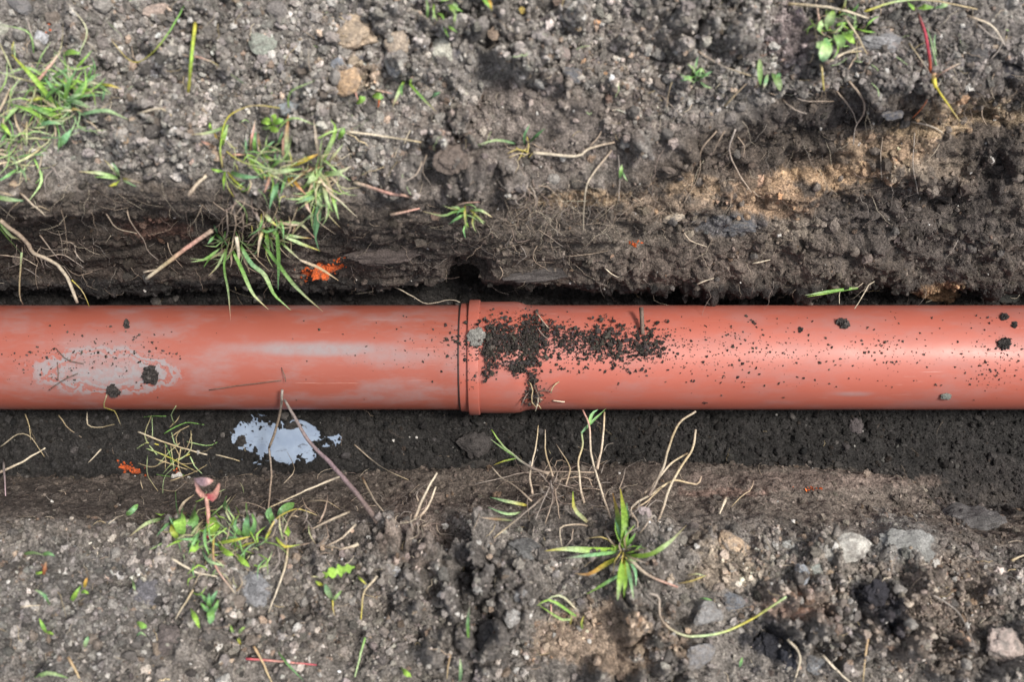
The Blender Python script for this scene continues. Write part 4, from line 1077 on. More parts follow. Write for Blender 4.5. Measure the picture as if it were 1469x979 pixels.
plant('grass_tuft', 'straggling pale and green grass tuft at the bank edge above the orange flake', 'grass tuft', (462, 248), [
    ('b', [(462, 234), (477, 202), (481, 182), (474, 172)], 8, 'gpcc', LF), ('b', [(461, 236), (455, 204), (450, 170)], 6, 'sww', LF), ('b', [(463, 250), (486, 247), (504, 238)], 9, 'mpw', LF), ('l', [(462, 245), (451, 254), (440, 264)], 16, 'mpp', LF),
    ('b', [(462, 256), (470, 290), (478, 304)], 7, 'spm', LF), ('b', [(472, 264), (479, 290), (486, 315)], 6, 'ymp', LF), ('b', [(464, 262), (458, 290), (456, 318), (452, 345)], 10, 'ppbb', dict(z=(.27, .26, .25, .22))), ('b', [(459, 280), (442, 285), (424, 292)], 7, 'pbp', LF),
    ('b', [(462, 252), (472, 275), (494, 292)], 5, 'sw', LF), ('b', [(468, 238), (478, 225), (492, 207)], 5, 'sp', LF), ('b', [(457, 290), (452, 330), (458, 362)], 6, 'bb', dict(z=(.26, .23, .2))), ('b', [(440, 282), (440, 295), (446, 306)], 6, 'iw', LF),
    ('b', [(455, 305), (445, 311), (436, 316)], 5, 'bp', LF), ('l', [(484, 200), (490, 192), (494, 184)], 12, 'cm', LF)] + spray((458, 262), 14, 30, 70, 30, 150, 1.5, 3.4, ['gp', 'pw', 'cp', 'ps'], 'b', .5, 16, lift=.016) + spray((455, 262), 30, 15, 50, 0, 360, 1.2, 3, ['sw', 'ps', 'sa', 'mp', 'bp'], 'b', .8, 20, lift=.012) + spray((462, 252), 22, 20, 60, 20, 170, 1.8, 5.5, ['sw', 'ps', 'mp', 'bp', 'ts'], 'b', .5, 12, lift=.014))
plant('grass_tuft', 'hanging green tuft whose long blades droop over the pipe', 'grass tuft', (333, 342), [
    ('b', [(324, 350), (297, 371), (274, 376)], 6, 'pmp', dict(z=(.19, .18, .17))), ('b', [(323, 352), (305, 366), (292, 384)], 6, 'ymm', dict(z=(.19, .18, .16))), ('b', [(326, 354), (314, 380), (299, 396)], 5, 'mps', dict(z=(.19, .17, .15))),
    ('b', [(327, 352), (322, 383), (328, 420), (331, 461)], 4.5, 'mmpi', dict(z=(.19, .17, .13, .11))), ('b', [(333, 357), (347, 387), (363, 422), (385, 444)], 6.5, 'mmps', dict(z=(.19, .17, .14, .12))), ('b', [(344, 350), (360, 378), (379, 394), (393, 422), (417, 445)], 7.5, 'mbpmp', dict(z=(.19, .18, .16, .14, .12))),
    ('s', [(339, 340), (342, 360), (342, 377)], 7, 'wwr', dict(z=(.2, .19, .17), taper=.8)), ('b', [(310, 336), (304, 343), (298, 350)], 6, 'mb', dict(z=(.19, .19, .19))), ('b', [(310, 336), (316, 341), (320, 347)], 5, 'mb'), ('b', [(312, 336), (309, 328), (306, 322)], 5, 'bb'),
    ('b', [(346, 352), (352, 372), (358, 392)], 4, 'ws', dict(z=(.19, .17, .15))), ('b', [(330, 356), (333, 375), (330, 384)], 4, 'tw'), ('r', [(330, 290), (338, 310), (336, 340)], 5, 'arr'), ('r', [(325, 300), (327, 330), (322, 346)], 4, 'ra'),
    ('r', [(345, 300), (350, 320), (345, 345)], 3, 'kr')] + spray((334, 344), 16, 15, 45, 20, 170, 1.2, 2.6, ['mp', 'sp', 'sa', 'r'], 'b', .7, 10) + spray((334, 346), 14, 20, 60, 40, 150, 2, 4.5, ['mp', 'sp', 'mb', 'ws'], 'b', .5, 8) + spray((332, 320), 16, 18, 45, 0, 360, 1.4, 2.6, ['ra', 'k', 'r'], 'r', .9, 12))
plant('grass_tuft', 'yellow green tuft beside the orange flake with blades hanging to the pipe', 'grass tuft', (380, 318), [
    ('b', [(377, 350), (402, 383), (428, 415), (463, 447)], 7, 'mmps', dict(z=(.19, .17, .14, .115))), ('b', [(397, 328), (400, 371), (399, 416)], 7, 'mmb', dict(z=(.22, .19, .15))), ('b', [(379, 325), (372, 348), (370, 370)], 5, 'yws', dict(z=(.22, .2, .18))),
    ('b', [(382, 330), (384, 345), (387, 362)], 8, 'gmp', dict(z=(.22, .2, .18))), ('b', [(394, 322), (430, 321), (452, 342)], 6, 'mpi', dict(z=(.23, .225, .2))), ('b', [(402, 336), (428, 348), (459, 360)], 6, 'ppy', dict(z=(.22, .2, .18))), ('b', [(405, 335), (425, 340), (447, 342)], 5, 'mpo', dict(z=(.22, .21, .2))),
    ('b', [(378, 304), (386, 314), (397, 324)], 7, 'spy'), ('b', [(430, 373), (458, 385), (486, 403)], 5, 'wss', dict(z=(.17, .15, .135), root=False)), ('b', [(400, 345), (416, 360), (434, 376)], 4, 'mw', dict(z=(.2, .18, .17))), ('s', [(366, 304), (372, 316), (380, 326)], 8, 'kar'),
    ('b', [(388, 326), (396, 338), (402, 352)], 6, 'mg', dict(z=(.22, .2, .19))), ('b', [(425, 318), (420, 336), (412, 352)], 4, 'si', dict(z=(.23, .21, .19)))] + spray((392, 325), 18, 15, 50, 0, 150, 1.2, 2.8, ['mp', 'yp', 'sw', 'sa'], 'b', .7, 14) + spray((382, 325), 16, 18, 55, 10, 120, 2, 5, ['mp', 'yp', 'mb', 'sw'], 'b', .5, 8) + spray((372, 310), 8, 14, 32, 0, 360, 1.4, 2.4, ['ra', 'k'], 'r', .9, 8))
# --- far bank, middle and right
plant('grass_tuft', 'few small pale blades beneath the tan stone', 'grass tuft', (580, 122), [
    ('b', [(580, 116), (572, 132), (563, 154)], 6, 'gps', LF), ('b', [(585, 116), (600, 134), (626, 160)], 5, 'gms', LF), ('b', [(578, 118), (576, 126), (577, 138)], 5, 'bm', LF), ('b', [(618, 142), (624, 136), (632, 132)], 7, 'bb', LF), ('b', [(584, 118), (590, 114), (588, 122)], 4, 'cg')])
plant('clover_seedling', 'two round green leaves on pink stems below the tan stone', 'seedling', (528, 142), [
    ('o', [(511, 148), (517, 143), (524, 139)], 15, 'gm', LF), ('o', [(534, 136), (541, 137), (550, 140)], 14, 'cm', LF), ('s', [(509, 130), (513, 142), (518, 146)], 3, 'i'), ('s', [(536, 128), (548, 131), (562, 134)], 3, 'wi'), ('s', [(544, 140), (544, 150), (542, 154)], 3, 'e')])
plant('grass_tuft', 'grass blades at the top edge near the middle', 'grass tuft', (625, 8), [
    ('b', [(612, 28), (614, 10), (610, -6)], 5, 'mp', LF), ('b', [(640, 4), (650, 10), (664, 16)], 6, 'cm', LF), ('b', [(690, -6), (700, 6), (706, 14)], 6, 'cm', LF), ('b', [(700, -4), (704, 6), (705, 16)], 5, 'oy', LF), ('b', [(652, 38), (652, 26), (655, 18)], 5, 'gp', LF), ('b', [(640, 36), (648, 40), (656, 46)], 4, 'cm')]
    + spray((632, 6), 9, 12, 30, 0, 180, 2.5, 6, ['cm', 'pm', 'gp'], 'b', .5, 12, lift=.01))
plant('grass_tuft', 'fine grass sprig on the trench lip above the pipe socket', 'grass tuft', (668, 306), [
    ('b', [(676, 304), (655, 303), (636, 310), (606, 303)], 4.5, 'mmps', LF), ('b', [(674, 302), (690, 302), (706, 312)], 5, 'mps', LF), ('b', [(670, 306), (668, 315), (672, 326)], 5, 'mg', LF), ('b', [(668, 306), (652, 316), (644, 322)], 5, 'mb', LF), ('b', [(676, 306), (686, 312), (694, 322)], 4, 'gp', LF),
    ('s', [(650, 300), (662, 292), (688, 290)], 3, 'wi', LF), ('b', [(664, 304), (656, 298), (646, 297)], 4, 'mp', LF)] + spray((668, 306), 10, 16, 38, -20, 200, 2, 4, ['mp', 'mb', 'yp'], 'b', .5, 6, lift=.012))
plant('grass_tuft', 'wispy yellow rooted grass with two dark blades on the far bank middle', 'grass tuft', (752, 210), [
    ('b', [(753, 208), (752, 194), (760, 178)], 5, 'db', LF), ('b', [(760, 204), (768, 196), (782, 184)], 6, 'dd', LF), ('b', [(740, 206), (712, 201), (685, 208)], 4.5, 'bpp', LF), ('r', [(728, 220), (742, 214), (758, 218)], 3.4, 'sy'), ('r', [(730, 226), (744, 220), (756, 222)], 3, 'sw'),
    ('r', [(740, 212), (748, 216), (758, 212)], 3, 'ys'), ('s', [(756, 222), (758, 208), (756, 196)], 3.5, 'sy')] + spray((748, 214), 9, 12, 26, 0, 360, 1.3, 2.6, ['ys', 'ws', 'r'], 'r', .8, 7))
plant('sprout', 'lone small green leaf at the end of a hanging root', 'sprout', (892, 243), [('l', [(889, 258), (891, 246), (892, 236)], 8, 'bmp', LF), ('b', [(893, 246), (896, 254), (900, 260)], 4, 'bp')])
plant('grass_tuft', 'little curled green grass tuft left of the paired pointed leaves', 'grass tuft', (997, 112), [
    ('b', [(975, 106), (985, 112), (996, 118)], 5, 'mp', LF), ('b', [(1000, 116), (1010, 108), (1022, 102)], 5, 'mb', LF), ('b', [(996, 118), (1000, 104), (1008, 97)], 5, 'bm', LF), ('b', [(1004, 116), (1012, 124), (1022, 126)], 5, 'bp', LF)] + spray((998, 112), 9, 12, 26, 150, 390, 2.5, 5, ['mb', 'mp', 'bp'], 'b', .6, 6, lift=.01))
plant('seedling', 'paired pointed green leaves above the sandy hollow', 'seedling', (1104, 112), [
    ('l', [(1090, 84), (1090, 94), (1091, 122)], 11, 'pm', LF), ('l', [(1108, 104), (1115, 116), (1120, 130)], 17, 'mp', LF), ('l', [(1102, 106), (1098, 117), (1096, 127)], 9, 'pbw', LF), ('l', [(1120, 104), (1116, 110), (1116, 118)], 9, 'bm', LF)])
plant('weed_plant', 'leafy green weed among straws near the top right edge', 'weed', (1192, 60), [
    ('l', [(1186, 44), (1190, 30), (1196, 14)], 20, 'mpc', LF), ('l', [(1190, 56), (1180, 66), (1172, 60)], 22, 'bmp', LF), ('l', [(1190, 60), (1184, 74), (1180, 88)], 26, 'mpb', LF), ('l', [(1196, 48), (1206, 58), (1204, 70)], 18, 'pmp', LF), ('l', [(1206, 44), (1216, 52), (1226, 62)], 15, 'mg', LF),
    ('l', [(1180, 50), (1176, 40), (1180, 28)], 14, 'mp', LF), ('b', [(1226, 40), (1242, 45), (1256, 46)], 6, 'gm', LF), ('b', [(1216, 20), (1228, 12), (1232, 4)], 6, 'md', LF), ('b', [(1202, 20), (1212, 8), (1214, -6)], 4, 'yp', LF), ('b', [(1222, 58), (1222, 46), (1230, 36)], 6, 'cm', LF)]
    + spray((1200, 40), 22, 14, 40, 0, 360, 1.2, 3, ['mp', 'ws', 'cg', 'sa'], 'b', .8, 16, lift=.012) + spray((1202, 44), 12, 14, 34, 0, 360, 2.5, 6, ['mp', 'cm', 'bp'], 'b', .5, 14, lift=.012))
plant('weed_plant', 'red stemmed weed with a green leaf at its top and a yellow rootstock', 'weed', (1340, 116), [
    ('s', [(1335, 104), (1333, 77), (1326, 44), (1317, 18)], 6, 'exxn', dict(lift=.02, taper=.8)), ('l', [(1308, 12), (1322, 10), (1340, 10)], 12, 'gcm', dict(lift=.03, root=False)), ('l', [(1302, 2), (1306, 8), (1312, 14)], 9, 'mc', dict(lift=.03, root=False)), ('l', [(1342, 12), (1352, 8), (1360, 6)], 11, 'bp', LF),
    ('s', [(1339, 104), (1340, 116), (1342, 126)], 9, 'iyy', dict(taper=.8)), ('s', [(1342, 122), (1356, 145), (1377, 174)], 4.5, 'yys', dict(lift=.01)), ('s', [(1343, 110), (1358, 100), (1378, 90)], 4.5, 'iw', LF), ('r', [(1336, 132), (1325, 152), (1309, 169)], 2.6, 'ne'),
    ('s', [(1304, 62), (1316, 78), (1333, 104)], 3, 'sa', LF), ('s', [(1343, 96), (1338, 70), (1330, 40)], 4, 'bpb', LF), ('b', [(1344, 82), (1340, 62), (1342, 48)], 4, 'pb', LF)])
plant('grass_tuft', 'thin green grass lying along the upper pipe edge at the right', 'grass tuft', (1230, 414), [('b', [(1233, 413), (1190, 418), (1155, 424)], 5, 'mmp'), ('b', [(1220, 415), (1180, 422), (1158, 426)], 3, 'mg'), ('r', [(1200, 417), (1218, 415), (1234, 411), (1238, 406)], 2, 'rw')])
plant('grass_tuft', 'matted thin yellow green grass lying on the trench floor left of the puddle', 'grass tuft', (250, 645), [
    ('s', [(198, 620), (242, 637), (297, 653)], 3.2, 'wsw', dict(taper=.8)), ('s', [(209, 643), (245, 658), (283, 678)], 2.6, 'pys'), ('s', [(258, 636), (240, 652), (226, 668)], 1.8, 'sp'), ('s', [(310, 653), (326, 657), (344, 662)], 2.6, 'ws'), ('s', [(268, 634), (300, 640), (318, 630)], 1.8, 'pm')]
    + spray((255, 645), 26, 20, 60, 0, 360, 1.2, 2.2, ['p', 'yp', 'm', 's', 'ps'], 's', .5, 22))
plant('root_clump', 'pale upright root clump with forked tips on the near bank edge', 'root clump', (600, 742), [
    ('s', [(594, 746), (611, 707), (627, 679)], 5.5, 'rww', dict(z=(.19, .18, .17), taper=.6)), ('s', [(602, 742), (614, 727), (625, 699)], 5, 'rw', dict(z=(.19, .18, .17), taper=.6)), ('s', [(604, 756), (616, 750), (616, 743)], 4, 'ra'), ('s', [(600, 720), (598, 712), (600, 706)], 4, 'ra'),
    ('s', [(592, 760), (588, 745), (592, 735)], 5, 'ar'), ('s', [(596, 772), (600, 760), (598, 745)], 6, 'ka')] + spray((598, 752), 16, 14, 34, 0, 360, 1.4, 3, ['ra', 'a', 'k', 'w'], 'r', .8, 9))
plant('root_clump', 'mat of fine hairlike roots hanging in the trench wall above the socket ring', 'root clump', (770, 285), [
    ('r', [(757, 262), (752, 280), (736, 290)], 4, 'ak'), ('r', [(760, 266), (768, 282), (766, 300)], 4, 'ar'), ('r', [(765, 268), (785, 268), (800, 282)], 3, 'r')]
    + spray((756, 270), 12, 18, 45, 20, 180, 1.0, 2.2, ['k', 'a', 'ra', 'r'], 'r', .9, 9) + spray((775, 322), 20, 16, 44, 0, 360, .9, 1.7, ['r', 'a', 'ra', 'k'], 'r', 1.2, 22))

# --- single straws, sticks and roots: (label, name, pts, width, colours, options)
SING = [
 ('straw', 'straw', [
  ('upright yellow green straw standing in bare crumbs at upper left', [(280, 33), (275, 80), (270, 132)], 7, 'ygy', dict(lift=.03, taper=.8, wig=.6)),
  ('long thin green arching stem running in from the top edge at the left', [(271, -4), (246, 40), (216, 78), (189, 88), (160, 58)], 3.4, 'mmys', dict(lift=.012)),
  ('pale straw crossing beside the upright yellow green straw', [(262, 78), (280, 81), (304, 88)], 5, 'wiw', {}), ('thin olive straw right of the pale crossing one', [(300, 86), (322, 100), (349, 119)], 3, 'sd', {}),
  ('bent pale straw piece on crumbs below the green arching stem', [(198, 163), (215, 158), (232, 156), (246, 166)], 5, 'wws', {}), ('pale straw pointing right on the soil bank above the trench middle', [(498, 189), (540, 194), (604, 204)], 5, 'wws', dict(lift=.006)),
  ('short pale straw leaning across the straw above the trench middle', [(580, 206), (584, 196), (589, 187)], 4, 'w', {}), ('big tan straw along the top right edge', [(1131, 5), (1198, 12), (1246, 26)], 6.5, 'sww', dict(lift=.015)),
  ('tan straw slanting down through the top right weed', [(1208, 20), (1228, 48), (1243, 76)], 4.5, 'ws', dict(lift=.02)), ('pinkish straw upright left of the top right weed', [(1170, -4), (1174, 20), (1179, 48)], 4.5, 'wi', dict(lift=.01)),
  ('yellow straw hanging under the top right weed', [(1178, 92), (1180, 110), (1182, 130)], 4.5, 'sy', {}), ('upper of two pale straws crossing below the top right weed', [(1194, 84), (1216, 74), (1238, 66)], 4, 'ww', {}),
  ('lower of two pale straws crossing below the top right weed', [(1190, 88), (1214, 76), (1236, 73)], 4, 'ws', {}), ('long yellow green arching stem along the top right corner', [(1238, 17), (1282, 3), (1333, 0), (1402, 13)], 4.5, 'ypss', dict(lift=.015)),
  ('slanting straw left of the paired pointed leaves', [(999, 72), (1036, 94), (1078, 109)], 4, 'ras', {}), ('short straw above the smooth brown soil at upper right', [(1040, 152), (1056, 134), (1074, 117)], 4, 'sr', {}),
  ('forked dry stem near the right edge of the far bank', [(1387, 22), (1424, 38), (1442, 66)], 5, 'rwa', dict(lift=.012)), ('thin dry stem below the forked one at the right edge', [(1402, 34), (1424, 52), (1450, 62)], 3, 'a', {}),
  ('pale stem leaning at far right above the sandy rim', [(1420, 86), (1436, 66), (1444, 30)], 3, 'a', {}), ('short pale straw piece on sandy soil above the right pipe', [(1079, 378), (1092, 376), (1105, 373)], 3.5, 'w', {}),
  ('tiny pale straw just above the right pipe', [(1000, 408), (1012, 403), (1024, 399)], 3, 'w', {}), ('pale wisp dangling over the upper pipe edge at the right', [(1254, 404), (1247, 408), (1235, 429), (1226, 443)], 2.6, 'ww', dict(z=(.03, .03, .05, .07))),
  ('short wisp left of the dangling one over the right pipe', [(1206, 414), (1204, 424), (1204, 436)], 2, 'w', dict(z=(.02, .03, .055))), ('straw lying against the sandy lump over the right pipe', [(1328, 434), (1346, 428), (1368, 426)], 3, 'ws', {}),
  ('pale straw zigzag behind the left pipe near the socket', [(566, 412), (590, 424), (612, 436), (646, 430), (660, 434)], 2.4, 'ww', dict(z=(.0, .02, .05, .06, .06))), ('short straw left of the zigzag straw behind the pipe', [(510, 422), (524, 420), (536, 418)], 2.2, 'w', {}),
  ('crooked yellow stem hanging from a black clod on the left pipe', [(155, 562), (149, 584), (164, 590), (174, 612)], 2.8, 'wyw', dict(z=(.055, .03, .0, -.03))), ('thick pale straw at the left edge of the trench floor', [(-4, 680), (34, 662), (65, 643)], 5, 'rww', {}),
  ('thin arched straw on the trench floor at the left edge', [(0, 642), (27, 623), (44, 628), (64, 656)], 2.4, 'ws', dict(lift=.01)), ('thin loop of straw under the left pipe clod', [(125, 592), (127, 611), (146, 613), (164, 609)], 2.4, 'ws', {}),
  ('fine straw dropping from the left pipe end', [(36, 594), (42, 612), (44, 632)], 2, 's', {}), ('fine slanting straw under the left pipe', [(84, 596), (98, 615), (117, 628)], 2, 'sr', {}),
  ('fine pale stalk crossing the floor right of the puddle', [(508, 638), (546, 670), (586, 689)], 2.6, 'rws', dict(lift=.006)), ('pale grass stem lying from the forked twig to the weed patch', [(488, 684), (448, 700), (388, 728)], 4.5, 'wws', dict(z=(.12, .15, .19))),
  ('thick pale stem below the forked twig', [(501, 735), (471, 748), (443, 762)], 5.5, 'wr', dict(lift=.01)), ('tan stalk leaning right of the forked twig', [(520, 686), (536, 717), (557, 742)], 4.5, 'twr', dict(lift=.008)),
  ('tan dry stem in the root mess under the forked twig', [(510, 753), (490, 772), (466, 785)], 5, 'wr', dict(lift=.006)), ('short chunky pale stem under the root mess', [(514, 781), (500, 786), (486, 790)], 7, 'wr', {}),
  ('bent straw slanting down the near bank below the weed patch', [(413, 786), (408, 818), (385, 880)], 5, 'sww', dict(lift=.008)), ('straw beside the two tiered seedling', [(277, 847), (266, 866), (252, 889)], 4.5, 'sw', {}),
  ('long white straw across crumbs left of the bent straw', [(246, 802), (282, 822), (312, 828)], 4.5, 'ww', {}), ('pale straw bit beside the curved bluish blade', [(30, 872), (44, 870), (58, 869)], 4, 'w', {}),
  ('tan stalk running off the bottom left edge', [(98, 944), (108, 962), (118, 982)], 6, 'ts', {}), ('tan straw leaning on the bottom edge beside the red stem', [(364, 928), (376, 950), (390, 980)], 5.5, 'ts', {}),
  ('pale green straw on the near bank left of the earth crack', [(541, 827), (522, 852), (518, 890)], 5, 'wsy', {}), ('thin green straw continuing towards the bottom edge', [(524, 914), (517, 942), (509, 972)], 5, 'mpp', {}),
  ('tan straw stub at the bottom edge middle', [(646, 940), (643, 955), (641, 975)], 4.5, 'ts', {}), ('long curved yellow green straw arching on the near bank at right', [(928, 852), (945, 858), (949, 890), (982, 913), (1036, 908), (1080, 888), (1128, 857)], 5, 'arpyp', dict(lift=.014, taper=.8)),
  ('pale forked straw beside the dark hole near the bottom edge', [(1130, 918), (1148, 942), (1139, 980)], 6, 'ww', {}), ('white straw at the bottom edge right of the dark hole', [(1180, 941), (1198, 960), (1222, 982)], 5, 'ww', {}),
  ('tan upright straw at the bottom edge right', [(1245, 914), (1241, 945), (1238, 980)], 4.5, 'ts', {}), ('grey curved dry stem on the lower right soil', [(1333, 851), (1373, 878), (1392, 915), (1401, 938)], 4.5, 'a', dict(lift=.008)),
  ('short white stick on the near trench lip', [(1041, 715), (1037, 726), (1032, 738)], 6, 'w', {}), ('thin curved tan root by the short white stick', [(1081, 690), (1077, 703), (1064, 712), (1049, 728)], 2.6, 'rs', {}),
  ('tan straw at the right edge of the near bank', [(1450, 806), (1462, 800), (1475, 796)], 5, 'sw', {}), ('pale straw at the far left edge of the trench wall', [(5, 660), (7, 690), (8, 712)], 4.5, 'av', {}), ('straw slanting off the trench edge left of the weed patch', [(145, 645), (136, 655), (127, 664)], 2.6, 'w', {})]),
 ('stick', 'stick', [
  ('tan broken stick jutting from the far bank down towards the left pipe', [(304, 331), (273, 352), (245, 373), (210, 400)], 8.5, 'risw', dict(z=(.21, .2, .18, .15), taper=.8, wig=1)),
  ('pinkish stick on the far bank above the pipe socket', [(508, 262), (530, 268), (557, 277), (602, 284)], 7.5, 'wir', dict(lift=.004)), ('shorter stick stub below the pinkish stick', [(560, 308), (580, 304), (602, 299)], 6, 'ri', {}),
  ('forked stick on the bank edge beside the hanging tuft', [(270, 281), (284, 262), (296, 252)], 8, 'rw', dict(taper=.7)), ('dark wood strip stuck across the top of the right pipe', [(920, 442), (921, 460), (922, 480)], 8.5, 'nn', dict(taper=.85, wig=.5)),
  ('thin broken stick among crumbs above the yellow tuft', [(40, 30), (46, 52), (57, 74)], 4, 'a', {}), ('small side stick at the tip of the tan broken stick', [(206, 391), (216, 388), (226, 386)], 4, 'wr', dict(z=(.15, .155, .16))),
  ('pinkish red stem lying at the bottom edge left of the middle', [(353, 946), (404, 950), (454, 955)], 5, 'xix', {})]),
 ('root', 'root', [
  ('pale bent root crossing the far bank above the hair roots', [(765, 219), (827, 224), (845, 213), (882, 204)], 6, 'wwr', dict(taper=.7)), ('long pale root hanging straight down the wall above the pipe', [(878, 215), (845, 258), (838, 293), (837, 333)], 4.5, 'rww', {}),
  ('branch root rising from the pale bent root', [(846, 210), (856, 200), (863, 188)], 3, 'r', {}), ('grey forked root hanging in the dark hollow at upper right', [(1218, 116), (1238, 142), (1239, 162), (1227, 182), (1224, 208)], 4.5, 'ra', {}),
  ('thin root left of the grey forked root', [(1200, 130), (1222, 158), (1229, 178)], 3.2, 'ra', {}), ('level root across the top of the dark hollow', [(1140, 136), (1142, 141), (1161, 145), (1196, 145)], 3.6, 'ar', {}),
  ('short root at the left of the dark hollow', [(1123, 143), (1141, 158), (1158, 163)], 4, 'ra', {}), ('pale root along the sandy rim at right', [(1308, 174), (1333, 180), (1352, 190)], 5, 'raw', {}),
  ('leftmost long root hanging over the brown wall at upper right', [(1028, 188), (1006, 216), (1003, 249), (981, 292)], 3.2, 'rr', {}), ('long root hanging beside the sandy patch', [(1055, 185), (1046, 216), (1060, 249), (1078, 276)], 3.6, 'ar', {}),
  ('short root between two long hanging roots at upper right', [(1040, 188), (1030, 204), (1022, 222)], 2.6, 'r', {}), ('second short root curling off the long hanging one', [(1058, 196), (1068, 210), (1066, 226)], 2.4, 'r', {}),
  ('thin vertical root in the sandy layer', [(1266, 196), (1263, 226), (1265, 255)], 2.2, 'ra', {}), ('thin wavering root right of the vertical one', [(1312, 188), (1310, 235), (1317, 278)], 2, 'a', {}), ('fine root in the right hand sandy rim', [(1410, 150), (1408, 164), (1416, 180)], 2.2, 'r', {}),
  ('wavy fine root climbing the dark wall left of the stick', [(182, 300), (188, 320), (206, 344), (212, 360), (228, 374)], 2.8, 'ra', {}), ('knotted root fibre at the top of the dark wall left', [(152, 306), (166, 326), (196, 335)], 3, 'rw', {}),
  ('small root fibre beside the tan broken stick', [(240, 346), (244, 362), (262, 384)], 2.2, 'r', {}), ('hair root hanging into the trench below the brown lump', [(612, 222), (606, 246), (620, 268)], 2.6, 'ra', {}),
  ('forked root under the brown lump', [(605, 232), (596, 252), (576, 262)], 3, 'ra', {}), ('fine root over the dark cave behind the socket', [(715, 380), (722, 392), (716, 402)], 1.8, 'r', {}), ('fine root over the right hand cave behind the pipe', [(868, 385), (878, 394), (888, 398)], 2.2, 'w', {}),
  ('pale fine root across the wall above the right pipe', [(812, 368), (840, 366), (872, 360)], 2, 'r', {}), ('root fork on the wall at middle right', [(979, 330), (990, 345), (1014, 354)], 3, 'rw', {}), ('straight thin root beside the long hanging pale root', [(887, 222), (889, 262), (888, 290)], 2.2, 'a', {}),
  ('slanting root in crumbs left of the little curled tuft', [(948, 136), (962, 150), (980, 168)], 3, 'ra', {}), ('tan root right of the wispy yellow grass', [(968, 108), (960, 130), (956, 156)], 2.6, 'sr', {}), ('forked root below the paired straws at upper right', [(1216, 100), (1226, 84), (1236, 78)], 2.6, 'r', {})]),
]
for nm, cat, L in SING:
    for lab, pts, w, cols, kw in L:
        named(stem(nm, pts, w, cols, None, **kw), lab, cat)

# ---------------------------------------------------------------- stones, clods, flakes
def rock_geo(sub, seed, amp, facet=0.0):
    v, f = ico(sub)
    q = v * (1 + amp * fbm(v * 1.1 + seed * 7.7, 4, seed)[:, None] * 1.3)
    if facet:
        for k in range(7):                                            # knock flat faces off
            d_ = rng.normal(size=3); d_ /= np.linalg.norm(d_)
            h = q @ d_; lim_ = rng.uniform(.55, .8)
            q = q - np.where(h > lim_, (h - lim_) * facet, 0)[:, None] * d_
    return q, f

def rot_z(a): return np.array([[math.cos(a), -math.sin(a), 0], [math.sin(a), math.cos(a), 0], [0, 0, 1]])
def lump_at(name, cat, label, px, py, wpx, hpx, col, thick=.6, rough=.22, facet=.5, ang=0.0, sub=4, sink=.25, group=None, mat=None, mott_=.18, pit=.0, dirt=0.0):
    z, nn = hit(px, py)
    mpp = (CAM_H - z) / FPX
    seed = int(abs(px * 7 + py * 13)) % 997 + 1
    q, f = rock_geo(sub, seed, rough, facet)
    q = q * (1 + pit * fbm(q * 4.5 + seed, 3, seed + 5)[:, None])
    a, b = wpx * .5 * mpp, hpx * .5 * mpp
    c_ = min(a, b) * thick
    V = (q * np.array([a, b, c_])) @ rot_z(math.radians(-ang)).T
    k = Vector((0, 0, 1)).rotation_difference(nn.lerp(Vector((0, 0, 1)), .35)).to_matrix()
    V = V @ np.array(k).T
    o_ = at(px, py, z) + np.array(nn) * c_ * (1 - 2 * sink)
    cols = np.array(col)[None] * np.exp(mott_ * 2 * fbm(q * 1.9 + seed, 3, seed))[:, None]
    if dirt:
        mk = (dirt * sm(-.1, .35, fbm(q * 2.6 + 3 * seed, 4, seed + 9)))[:, None]
        cols = cols * (1 - mk) + np.array([.165, .148, .133]) * mk
    o = mesh_np(name, V + o_, f, mat or M_CRUMB, np.clip(cols, .01, .7), facet == 0, origin=o_)
    return named(o, label, cat, group)

